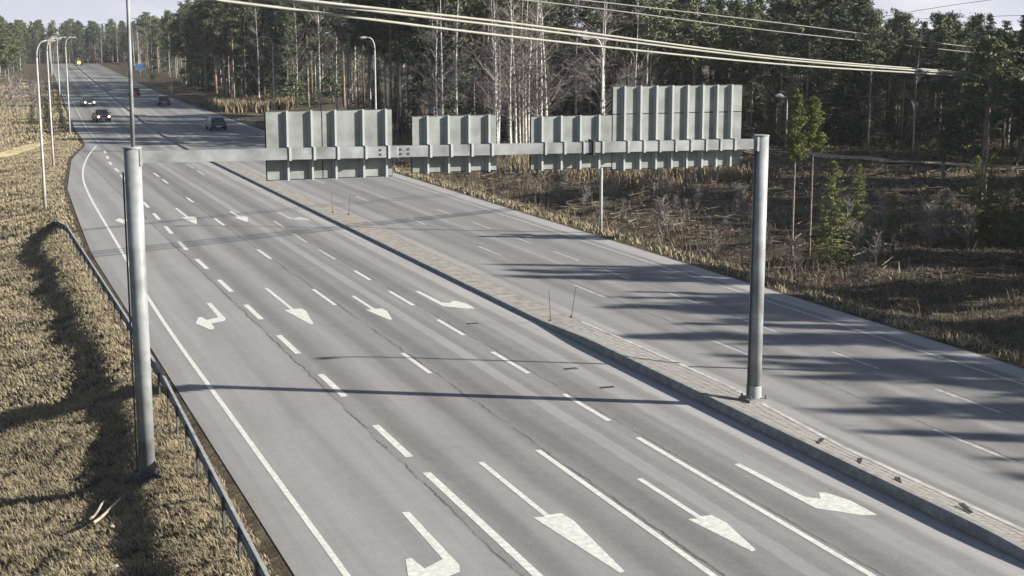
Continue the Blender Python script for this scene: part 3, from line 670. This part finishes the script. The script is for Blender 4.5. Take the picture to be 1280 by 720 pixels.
# ------------------------------------------------------------------ trees: a few meshes per kind, shared by the individuals
def leaf_tris(C, size, rg, flat=1.0, updir=None):
    """one random triangle per centre"""
    n = len(C); d = rg.normal(size=(n,3)); d[:,2] *= flat; d /= np.linalg.norm(d,axis=1)[:,None]+1e-9
    e = rg.normal(size=(n,3)); e[:,2] *= flat; e -= d*(e*d).sum(1)[:,None]; e /= np.linalg.norm(e,axis=1)[:,None]+1e-9
    s = (size*rg.uniform(.6,1.4,n))[:,None]
    V = np.stack([C+d*s*.8, C-d*s*.5+e*s*.24, C-d*s*.5-e*s*.24], 1).reshape(-1,3)
    return V, np.arange(3*n).reshape(n,3), np.repeat(rg.random(n),3)
def quads_along(A, B, w0, w1, rg):
    """thin flat twigs from A to B"""
    n = len(A); d = B-A; s = np.cross(d, rg.normal(size=(n,3))); s /= np.linalg.norm(s,axis=1)[:,None]+1e-9
    V = np.stack([A-s*w0, A+s*w0, B+s*w1, B-s*w1], 1).reshape(-1,3)
    return V, np.arange(4*n).reshape(n,4), np.repeat(rg.random(n),4)
def trunk_mb(h, r, rg, bend=.25, n=8, top=.15):
    b = MB(); a = rg.uniform(0,6.28); pts = []; rad = []
    for i in range(8):
        t = i/7; o = bend*math.sin(t*2.4+a)*t; pts.append((o*math.cos(a), o*math.sin(a), -.3+(h+.3)*t)); rad.append(r*(1.25 if i == 0 else 1-t*(1-top)))
    b.tube(pts, rad, n); return b, pts
def on_trunk(pts, t):
    f = t*7; i = min(int(f), 6); k = f-i; return np.array(pts[i])*(1-k)+np.array(pts[i+1])*k
def make_pine(h, start, spread, seed, nb=46, r=.15):
    rg = np.random.default_rng(seed); tb, pts = trunk_mb(h, r, rg)
    C = []; A = []; B = []
    for i in range(nb):
        t = start+(1-start)*(i+rg.random())/nb; k = (t-start)/(1-start)
        L = spread*(.35+1.1*math.sin(min(1,k*1.05+.12)*math.pi)**.8)*rg.uniform(.55,1.15) if k < .93 else spread*.3
        az = rg.uniform(0,6.28); up = rg.uniform(-.15,.35)+k*.35
        p = on_trunk(pts, t); d = np.array([math.cos(az), math.sin(az), up]); e = p+d*L; A.append(p); B.append(e)
        for q in range(int(3+L*2.2)):
            c = p+d*L*rg.uniform(.4,1.05)+rg.normal(size=3)*np.array([.22,.22,.12])
            C.append(c+rg.normal(size=(19,3))*np.array([.26,.26,.15]))
    for i in range(14):                                    # dead snags below the crown
        t = rg.uniform(.35*start,start); az = rg.uniform(0,6.28); p = on_trunk(pts,t); A.append(p); B.append(p+np.array([math.cos(az),math.sin(az),rg.uniform(-.3,.1)])*rg.uniform(.4,1.3))
    Vq, Fq, _ = quads_along(np.array(A), np.array(B), .035, .012, rg)
    b0 = len(tb.v); tb.v += [tuple(v) for v in Vq]; tb.f += [tuple(int(x)+b0 for x in f) for f in Fq]
    V, F, a = leaf_tris(np.concatenate(C), .30, rg, .7)
    return tb, (V, F, a)
def make_spruce(h, base, spread, seed, levels=30, r=.16):
    rg = np.random.default_rng(seed); tb, pts = trunk_mb(h, r, rg, .08, top=.05); C = []; A = []; B = []
    for i in range(levels):
        t = base+(1-base)*(i/levels)**.92; k = (t-base)/(1-base); L0 = spread*(1-k)**.8*(1 if k > .08 else .75)+.12
        for j in range(int(5+4*(1-k))):
            az = rg.uniform(0,6.28); L = L0*rg.uniform(.6,1.12); p = on_trunk(pts, min(1,t+rg.uniform(-.01,.01)))
            droop = -.32+.55*k; s = np.linspace(.15,1,max(3,int(L*3.6)))
            P = p+np.stack([np.cos(az)*s*L, np.sin(az)*s*L, droop*s*L+.10*L*s*s], 1)
            A.append(p); B.append(P[-1])
            for q in P:
                n = 6; off = rg.normal(size=(n,3))*np.array([.17,.17,.06]); off[:,2] -= abs(rg.normal(size=n))*.13; C.append(q+off)
    for i in range(10):
        t = rg.uniform(.05,max(.08,base)); az = rg.uniform(0,6.28); p = on_trunk(pts,t); A.append(p); B.append(p+np.array([math.cos(az),math.sin(az),-.25])*rg.uniform(.5,1.4))
    Vq, Fq, _ = quads_along(np.array(A), np.array(B), .025, .008, rg)
    b0 = len(tb.v); tb.v += [tuple(v) for v in Vq]; tb.f += [tuple(int(x)+b0 for x in f) for f in Fq]
    V, F, a = leaf_tris(np.concatenate(C), .27, rg, .6)
    return tb, (V, F, a)
def make_birch(h, seed, r=.11):
    rg = np.random.default_rng(seed); tb, pts = trunk_mb(h, r, rg, .35, top=.08); A = []; B = []; W0 = []
    for i in range(34):
        t = rg.uniform(.22,.97); k = t; p = on_trunk(pts,t); az = rg.uniform(0,6.28); L = h*.17*(1.15-k)*rg.uniform(.6,1.3)+.35
        d = np.array([math.cos(az)*.62, math.sin(az)*.62, .85]); e = p+d*L; A.append(p); B.append(e); W0.append(.030)
        for j in range(7):
            s = rg.uniform(.25,1); q = p+d*L*s; d2 = d+rg.normal(size=3)*.55; d2[2] *= .8; L2 = L*.5*rg.uniform(.4,1); e2 = q+d2*L2; A.append(q); B.append(e2); W0.append(.014)
            for m_ in range(4):
                q2 = q+d2*L2*rg.uniform(.3,1); d3 = d2+rg.normal(size=3)*.6; A.append(q2); B.append(q2+d3*L2*.5*rg.uniform(.4,1)+np.array([0,0,-.06])); W0.append(.008)
    A = np.array(A); B = np.array(B); n = len(A); d = B-A; s = np.cross(d, rg.normal(size=(n,3))); s /= np.linalg.norm(s,axis=1)[:,None]+1e-9; w = np.array(W0)[:,None]
    V = np.stack([A-s*w, A+s*w, B+s*w*.4, B-s*w*.4], 1).reshape(-1,3)
    return tb, (V, np.arange(4*n).reshape(n,4), np.repeat(rg.random(n),4))
def make_young(h, spread, seed, bare=.12, r=.06):
    rg = np.random.default_rng(seed); tb, pts = trunk_mb(h, r, rg, .06, top=.15); C = []; A = []; B = []
    nw = max(7, int(h*2.2))
    for i in range(nw):
        t = bare+(1-bare)*i/nw; k = i/nw; L0 = spread*(1-k)**.75+.1
        for j in range(int(rg.integers(4,7))):
            az = rg.uniform(0,6.28); L = L0*rg.uniform(.55,1.15); p = on_trunk(pts, t); d = np.array([math.cos(az),math.sin(az),.28+.5*k]); A.append(p); B.append(p+d*L)
            for s_ in np.arange(.3,1.05,.14/max(.3,L)):
                c = p+d*L*s_+np.array([0,0,.1*L*s_*s_]); C.append(c+rg.normal(size=(34,3))*np.array([.085,.085,.05]))
    C.append(np.array(pts[-1])+rg.normal(size=(30,3))*np.array([.05,.05,.18]))
    Vq, Fq, _ = quads_along(np.array(A), np.array(B), .014, .006, rg)
    b0 = len(tb.v); tb.v += [tuple(v) for v in Vq]; tb.f += [tuple(int(x)+b0 for x in f) for f in Fq]
    return tb, leaf_tris(np.concatenate(C), .08, rg, .8)
def proto(name, made, bark, leaf, crown_name='crown'):
    tb, (V, F, a) = made
    return (name, tb.mesh(name+'_trunk', bark, True), np_mesh(name+'_crown', V, F, leaf, a))
PINES = [proto('pine_tree', make_pine(16, s, sp, 100+i), M_BARK_P, M_PINE) for i, (s, sp) in enumerate(((.52,2.1),(.45,1.8),(.60,2.2),(.38,2.0),(.5,1.5)))]
SPRUCES = [proto('spruce_tree', make_spruce(16, b, sp, 200+i), M_BARK_D, M_SPRUCE) for i, (b, sp) in enumerate(((.10,2.3),(.22,2.0),(.06,2.7),(.30,1.8)))]
BIRCHES = [proto('birch_tree', make_birch(15, 300+i), M_BIRCH, M_TWIG) for i in range(4)]
YOUNG = [proto('young_pine_tree', make_spruce(16, (.05,.12,.18)[i], (3.6,3.2,3.8)[i], 400+i, 24), M_BARK_P, M_YOUNG) for i in range(3)]
SLIM = [proto('pine_tree', make_young(9, .62, 420+i, (.62,.68)[i], .075), M_BARK_P, M_YOUNG) for i in range(2)]
BUSH = [proto('bare_bush', make_birch(3.2, 500+i, .03), M_TWIG, M_TWIG, 'twigs') for i in range(3)]
NAT = {id(PINES):16, id(SPRUCES):16, id(BIRCHES):15, id(YOUNG):16, id(SLIM):9, id(BUSH):3.2}
def tree(kind, x, y, h, label, group, cat='tree', rg=rng, idx=None, wide=1.0, name=None):
    nm, tm, cm = kind[int(rg.integers(len(kind))) if idx is None else idx]
    k = h/NAT[id(kind)]; r = empty(name or nm, (x, y, gz(x,y)-.02), float(rg.uniform(0,6.28))); w = k*float(rg.uniform(.9,1.15))*wide; r.scale = (w, w, k)
    obj('trunk', tm, r); obj('twigs' if kind is BUSH else 'crown', cm, r); tag(r, label, cat, group); return r
path_pts = np.array(dense([(56,123),(66,121),(71.5,113),(74,104),(78,95),(86,84)], 2))
def blocked(x, y):
    dr = x-float(Rp(y)); dl = float(Lp(y))-x
    if dr < 4 and dl < 4 and y < 574: return True
    if 50 < x < 90 and 80 < y < 127 and np.min((x-path_pts[:,0])**2+(y-path_pts[:,1])**2) < 9: return True
    if y < 125 and 67 < x < 78: return True
    if 175 < y < 198 and 30 < x < 95: return True                # side road and its open verge
    return False
def landmark(x, y):
    """where along the forest front the tree stands, named by what is seen before it"""
    a = math.degrees(math.atan2(x, y)); u = 640+1770*math.tan(R(a)-YAW)
    for lim, ph in ((200,'over the far road'),(250,'near the pale grass bank'),(330,'left of the leftmost sign'),(410,'above the left half of the leftmost sign'),(490,'above the right half of the leftmost sign'),(565,'above the left half of the second sign'),(622,'above the right half of the second sign'),(665,'in the gap between second and third sign'),(765,'above the third sign'),(845,'above the left half of the tallest sign'),(926,'above the right half of the tallest sign'),(1000,'around the footpath lamp'),(1090,'right of the footpath lamp'),(1180,'between footpath lamp and right edge')):
        if u < lim: return ph
    return 'by the right picture edge'
def scatter(xf0, xf1, y0, y1, step, mix, hs, where, seed, cond=None):
    """mix: weights of pine, spruce, birch"""
    rg = np.random.default_rng(seed); n = 0
    ny_ = int((y1-y0)/step)
    for j in range(ny_):
        yc = y0+(j+.5)*step; a, b = xf0(yc), xf1(yc)
        for i in range(max(0, int((b-a)/step))):
            x = a+(i+.5)*step+rg.uniform(-.42,.42)*step; y = yc+rg.uniform(-.42,.42)*step
            if blocked(x, y) or (cond and not cond(x, y)): continue
            k = rg.choice(3, p=np.array(mix)/sum(mix)); h = rg.uniform(*hs)*(1,1.0,.95)[k]*(.84 if where == 'footpath forest' and math.atan2(x, y) > R(35) else 1)
            kind = (PINES, SPRUCES, BIRCHES)[k]; wd = ('bare-trunked pine', 'dark spruce', 'leafless birch')[k]
            dep = x-a; row = 'front-row ' if dep < 7 else 'mid-depth ' if dep < 16 else 'rearmost '
            tree(kind, x, y, h, row+wd+' '+landmark(x, y)+', '+where, ('pines','spruces','birches')[k]+' '+where, rg=rg); n += 1
    return n
def inview(x, y, m=3.0):      # keep to what the place needs: roughly the wedge the road user on the mast can see, with a margin
    a = math.atan2(x, y); return R(-1.5) < a < R(43.5)
eA = lerp_list([(112,56),(118,57),(124,52),(128,43.5),(150,41.5),(178,40.5)])
nA = scatter(lambda y: float(eA(y)), lambda y: float(eA(y))+30, 116, 176, 4.0, (.36,.2,.44), (15.5,20), 'roadside forest', 11, inview)
eR = lerp_list([(92,86),(100,83),(106,80),(112,79.5),(118,79),(124,77),(130,75)])
nB = scatter(lambda y: max(float(eA(y))+29, 70) if y > 124 else float(eR(y)), lambda y: 118, 92, 160, 4.0, (.42,.38,.2), (12.2,15.5), 'footpath forest', 12, lambda x, y: inview(x,y))
nC = scatter(lambda y: float(Rp(y))+7.5, lambda y: float(Rp(y))+32, 198, 330, 5.0, (.42,.42,.16), (15,20), 'forest past the side road', 13)
nD = scatter(lambda y: float(Rp(y))+9, lambda y: float(Rp(y))+30, 330, 575, 8.0, (.3,.3,.4), (13,17), 'far right roadside', 14)
nE = scatter(lambda y: -6+.02*y, lambda y: 95, 575, 640, 5.5, (.35,.4,.25), (13.5,17), 'distant forest at road end', 15)
nF = scatter(lambda y: .016*y, lambda y: float(Lp(y))-6-(9 if y < 390 else 0), 330, 575, 6.5, (.35,.35,.3), (12.5,16), 'far left forest', 16)
rgB = np.random.default_rng(52)
for i in range(18):                                    # pale birches along the forest front behind the middle signs
    u = rgB.uniform(515, 775); a = YAW+math.atan((u-640)/1770); d = rgB.uniform(121, 134); x = d*math.sin(a); y = d*math.cos(a)
    if blocked(x, y): continue
    tree(BIRCHES, x, y, rgB.uniform(13,17), ('slender' if i % 2 else 'stout')+' pale birch at the forest front '+landmark(x, y), 'pale birches along the forest front', rg=rgB, wide=1.15 if i % 2 else 1.5)
rgU = np.random.default_rng(41); nu = 0
while nu < 130:                                        # young spruces under the tall trees
    y = rgU.uniform(116,176) if nu < 80 else rgU.uniform(200,320); x = (float(eA(y)) if nu < 80 else float(Rp(y))+8)+rgU.uniform(2,32)
    if blocked(x, y) or not inview(x, y): continue
    tree(SPRUCES, x, y, rgU.uniform(2.5,7), 'low young spruce '+landmark(x, y)+(', roadside forest' if nu < 80 else ', forest past the side road'), 'young spruces under the tall trees', rg=rgU, idx=(0,2)[nu%2], wide=1.2, name='young_spruce_tree'); nu += 1
nu = 0
while nu < 60:
    y = rgU.uniform(98,150); x = float(eR(min(y,130)))+rgU.uniform(1,34)
    if not inview(x, y): continue
    tree(SPRUCES, x, y, rgU.uniform(2.5,6.5), 'low young spruce '+landmark(x, y)+', footpath forest', 'young spruces under the tall trees', rg=rgU, idx=(0,2)[nu%2], wide=1.2, name='young_spruce_tree'); nu += 1
for i, (x, y, h) in enumerate(((10.6,168,2.2),(9.4,172,2.8),(11.2,176,2.0),(8.0,180,2.6),(10.2,190,3.0),(12.6,205,2.6),(11.2,222,3.0))):
    tree(SPRUCES, x, y, h, 'low dark evergreen bush among the left verge lamps', 'dark bushes on the left verge', 'bush', idx=2, wide=1.6, name='evergreen_bush')
for i, (x, y, h) in enumerate(((3.2,286,13),(7.0,292,13.5),(9.3,299,12),(4.5,303,14),(1.5,296,13))):
    tree(PINES, x, y, h, 'tall pine with green crown at the left edge of the picture', 'pines at the left picture edge', idx=(3,1,3,1,3)[i], wide=1.15)
# trees right of the clearing, most of them just outside the picture: they throw the long shadows over the road
rgS = np.random.default_rng(21)
def tip_ok(x, y, h): return x-1.79*h > 20.8
k = 0
for j in range(400):
    y = rgS.uniform(-2, 46); x = rgS.uniform(44, 60)
    if math.atan2(x, y) < R(44.5): continue
    h = min((x-(rgS.uniform(22.3, 27) if k % 2 else rgS.uniform(26, 33)))/1.79, 19)
    if h < 8.5 or k >= 84: continue
    if y+h*.99 > 60.5: continue
    kk = int(rgS.choice(3, p=(.5,.35,.15)))
    tree((PINES,SPRUCES,BIRCHES)[kk], x, y, h, ('pine','spruce','birch')[kk]+' standing right of the picture, casting its shadow over the road', 'shadow-casting trees right of the picture', rg=rgS, wide=.42 if k % 2 else .7); k += 1
for j in range(80):
    y = rgS.uniform(42, 96); x = y*math.tan(R(41.5))+rgS.uniform(4.5, 34)
    kk = int(rgS.choice(3, p=(.5,.4,.1))); h = min(rgS.uniform(13,18), (x-33)/1.79, 2.5+(x-46.5)*.524 if y < 66 else 99)
    if h < 5: continue
    tree((PINES,SPRUCES,BIRCHES)[kk], x, y, h, ('pine','spruce','birch')[kk]+' in the dark stand at the right picture edge', 'trees in the dark stand at the right edge', rg=rgS)
for i, (x, y, h, K, ix, lb) in enumerate((
    (59.5,72,10.5,PINES,0,'tall dark pine trunk standing before the forest right of the young pines'),
    (63.5,76.5,10.8,PINES,2,'bare-trunked pine behind the young pines near the right edge'),
    (54.0,58.6,9.5,SPRUCES,2,'broad dark spruce at the right picture edge above the road'),
    (48.0,54.2,7.5,SPRUCES,0,'smaller dark spruce at the right picture edge'),
    (67.5,86,10.5,SPRUCES,1,'slender spruce before the footpath near the right edge'),
    (79,118,13,SPRUCES,0,'dark green spruce beside the footpath lamp'),
    (76.3,121,7.5,YOUNG,0,'bushy yellow-green pine right behind the footpath lamp'),
    (89,115,12,SPRUCES,2,'green spruce in the middle of the forest front beyond the footpath'))):
    tree(K, x, y, h, lb, 'single trees round the clearing', idx=ix)
ypl = ['young yellow-green pine standing farthest left in the clearing', 'bushy young pine right of the tall thin trunks', 'tiny young pine left of the bright pair', 'small bright young pine between the tiny one and the pair', 'left young pine of the bright pair', 'right young pine of the bright pair', 'small bright young pine just right of the pair', 'large young pine at the right picture edge', 'young pine in front of the large one at the right edge']
for i, (x, y, h, ix) in enumerate(((40.2,59.6,5.2,0),(44.2,63.2,4.4,1),(46.9,63.8,2.6,2),(48.4,62.9,2.9,0),(49.4,60.2,4.9,1),(50.4,60.3,5.1,2),(51.6,60.4,3.2,0),(50.8,56.6,5.8,1),(49.6,57.0,4.4,2))):
    tree(YOUNG, x, y, h, ypl[i], 'young pines in the clearing', idx=ix, wide=1.05)
for i, (x, y, h, lb) in enumerate(((38.95,61.2,8.3,'left one of the two tall thin bare-trunked pines beside the gantry post'), (40.1,61.4,8.1,'right one of the two tall thin bare-trunked pines beside the gantry post'))):
    tree(SLIM, x, y, h, lb, 'thin pines in the clearing', idx=i)
bl = 0
for (x, y, h) in ((6.2,196,5.5),(7.6,199,5),(9.1,203,4.6),(5.2,204,5.5),(10.2,214,4),(8.4,188,3.6),(12.0,232,4),(10.9,192,2.6)):
    tree(BUSH, x, y, h, 'bare grey bush on the left verge beyond the sand path', 'bare bushes on the left verge', 'bush')
rb = np.random.default_rng(33)
for i in range(30):
    x = rb.uniform(36,52); y = rb.uniform(50,72)
    if math.atan2(x,y) > R(42) : continue
    tree(BUSH, x, y, rb.uniform(1.4,2.6), ('low' if i % 3 else 'slightly taller')+' leafless brown bush '+('nearer the road than' if y < 56 else 'left of' if x < 43 else 'among')+' the young pines', 'leafless bushes among the young pines', 'bush', rg=rb)
for i in range(34):
    y = rb.uniform(66,108); x = rb.uniform(35,44)+.12*(y-66)
    tree(BUSH, x, y, rb.uniform(1.0,2.2), 'low leafless bush in the clearing behind the right lamp post', 'leafless bushes in the clearing', 'bush', rg=rb)

# ------------------------------------------------------------------ ground cover nobody could count
def blades(name, X, Y, L, w, lean, m, label, cat, seed, rnd=None, dirn=None):
    rg = np.random.default_rng(seed); n = len(X); Z = ground_z(X, Y)
    az = rg.uniform(0,6.28,n) if dirn is None else dirn+rg.normal(size=n)*.9
    L = L*rg.uniform(.55,1.3,n); ln = lean*rg.uniform(.4,1.25,n)
    B0 = np.stack([X,Y,Z-.03],1); d = np.stack([np.cos(az),np.sin(az),np.zeros(n)],1)
    sd = np.stack([-np.sin(az),np.cos(az),np.zeros(n)],1)*(w*rg.uniform(.6,1.4,n))[:,None]
    M1 = B0+d*(L*.45*np.sin(ln*.6))[:,None]+np.array([0,0,1])*(L*.5*np.cos(ln*.6))[:,None]+np.array([0,0,.03])
    T = M1+d*(L*.55*np.sin(ln))[:,None]+np.array([0,0,1])*(L*.5*np.cos(ln))[:,None]
    V = np.stack([B0-sd,B0+sd,M1+sd*.9,M1-sd*.9,T],1).reshape(-1,3)
    i5 = np.arange(n)*5
    F = np.concatenate([np.stack([i5,i5+1,i5+2],1), np.stack([i5,i5+2,i5+3],1), np.stack([i5+3,i5+2,i5+4],1)])
    a = rg.random(n) if rnd is None else np.clip(rnd+rg.normal(size=n)*.18,0,1)
    o = obj(name, np_mesh(name, V, F, m, np.repeat(a,5))); tag(o, label, cat, kind='stuff'); return o
def clumped(n, xr, yr, s, thr, seed, cond=None):
    rg = np.random.default_rng(seed); X = rg.uniform(*xr,n*3); Y = rg.uniform(*yr,n*3)
    q = vnoise(X,Y,s,seed%5)+.6*vnoise(X,Y,s*2.3,seed%3+4)+rg.normal(size=n*3)*.35
    k = q > thr
    if cond is not None: k &= cond(X,Y)
    return X[k][:n], Y[k][:n], q[k][:n]
bank = lambda X, Y: (Lp(Y)-X > .25) & (X > .012*Y-.6)
for i, (n, yr, xr, L, w) in enumerate(((76000,(21,44),(-.4,5.4),.19,.0085),(46000,(44,78),(0,5.4),.22,.015),(40000,(78,150),(.8,10.8),.24,.024),(26000,(150,330),(3,18),.45,.05))):
    X, Y, q = clumped(n, xr, yr, 2.4 if i < 2 else 1.1, -.25, 60+i, bank)
    edge_thin = rng.random(len(X)) < np.clip((Lp(Y)-X)/1.0, .12, 1)
    X, Y, q = X[edge_thin], Y[edge_thin], q[edge_thin]
    blades('dry_grass', X, Y, L*.85, w*.9, 1.42, M_STRAW, ['matted dead grass on the bank beside the guard rail', 'matted dead grass on the bank towards the rail end', 'dry grass on the bank beyond the rail end', 'dry grass on the far left verge'][i], 'grass', 70+i, .5+.35*q, dirn=2.6)
path_pts = np.array(dense([(56,123),(66,121),(71.5,113),(74,104),(78,95),(86,84)], 2))
def offpath(X, Y): return np.min((X[:,None]-path_pts[None,:,0])**2+(Y[:,None]-path_pts[None,:,1])**2, 1) > 3.2
clear_ = lambda X, Y: (X-Rp(Y) > .9) & (X < .93*Y+4) & offpath(X,Y)
X, Y, q = clumped(17000, (31.5,60), (34,128), .55, .15, 81, clear_)
blades('meadow_grass', X, Y, .27, .022, 1.3, M_STRAW2, 'dead yellow-brown grass tufts over the clearing right of the road', 'grass', 82, .45+.35*q)
X, Y, q = clumped(12000, (31.6,50), (32,62), .8, -.2, 96, clear_)
blades('meadow_grass', X, Y, .24, .014, 1.25, M_STRAW2, 'low matted brown grass beside the right road edge below the young pines', 'grass', 97, .3+.3*q)
X, Y, q = clumped(14000, (56,92), (60,122), .5, .2, 83, clear_)
blades('meadow_grass', X, Y, .35, .04, 1.2, M_STRAW2, 'dead grass tufts on the far side of the clearing by the footpath', 'grass', 84, .4+.3*q)
X, Y, q = clumped(9000, (30.9,33.5), (30,178), 1.2, -.6, 85, lambda X, Y: X-Rp(Y) > .15)
blades('roadside_grass', X, Y, .28, .03, 1.0, M_STRAW, 'short yellow grass along the right road edge', 'grass', 86, .6+.3*q)
X, Y, q = clumped(7000, (40,58), (92,116), .3, -.4, 87, lambda X, Y: (X+.25*Y > 68) & offpath(X,Y))
blades('reed_grass', X, Y, .95, .04, .5, M_STRAW2, 'tall straw-yellow grass stand at the back of the clearing behind the small signs', 'grass', 88, .85+.1*q)
X, Y, q = clumped(7000, (33.6,44), (198,214), .3, -.8, 89)
blades('reed_grass', X, Y, 1.5, .09, .4, M_STRAW2, 'pale yellow grass bank left of the leftmost sign by the far road', 'grass', 90, .9+.1*q)
X, Y, q = clumped(4500, (34,60), (44,118), .25, .35, 91, clear_)
blades('dead_brush', X, Y, .9, .014, .7, M_BRUSH, 'thin dead brown brush stems in the clearing', 'brush', 92, .5+.3*q)
X, Y, q = clumped(6000, (34,110), (100,175), .3, .1, 93, lambda X, Y: (X > np.where(Y>124, eA(Y)-1, 76)) & (X-Rp(Y) > 5))
blades('forest_undergrowth', X, Y, .9, .035, .8, M_BRUSH, 'brown undergrowth on the forest floor', 'brush', 94, .4+.3*q)
# logging slash: short branches lying over the clearing
rgL = np.random.default_rng(95); n = 5200; X = rgL.uniform(36,80,n); Y = rgL.uniform(52,120,n); kq = (clear_(X,Y)) & (vnoise(X,Y,.3,2) > -.35); X = X[kq]; Y = Y[kq]; n = len(X)
Z = ground_z(X,Y)+rgL.uniform(.05,.45,n); az = rgL.normal(size=n)*.9; L = rgL.uniform(.4,1.8,n); A = np.stack([X,Y,Z],1); B = A+np.stack([np.cos(az)*L,np.sin(az)*L,rgL.normal(size=n)*.18],1)
Vq, Fq, aq = quads_along(A, B, .03, .012, rgL)
tag(obj('branch_litter', np_mesh('branch_litter', Vq, Fq, M_BRUSH, aq)), 'grey-brown felled branches strewn over the clearing', 'branches', kind='stuff')
print('TREES', nA, nB, nC, nD, nE, nF, k)

# ------------------------------------------------------------------ thin volume of hazy air, added to lift the dark forest tones
hb = MB(); hb.box(-3050,-2050,-4.5,3050,4550,27)
hm = bpy.data.materials.new('tone_lift_haze'); hm.use_nodes = True; ht = hm.node_tree; ht.nodes.clear()
ho = N(ht, 'ShaderNodeOutputMaterial'); hv = N(ht, 'ShaderNodeVolumePrincipled', {'Color': (.86,.89,.95,1), 'Density': .00013, 'Anisotropy': .2}); ht.links.new(hv.outputs[0], ho.inputs['Volume'])
tag(obj('added_haze', hb.mesh('added_haze', hm)), kind='stuff')
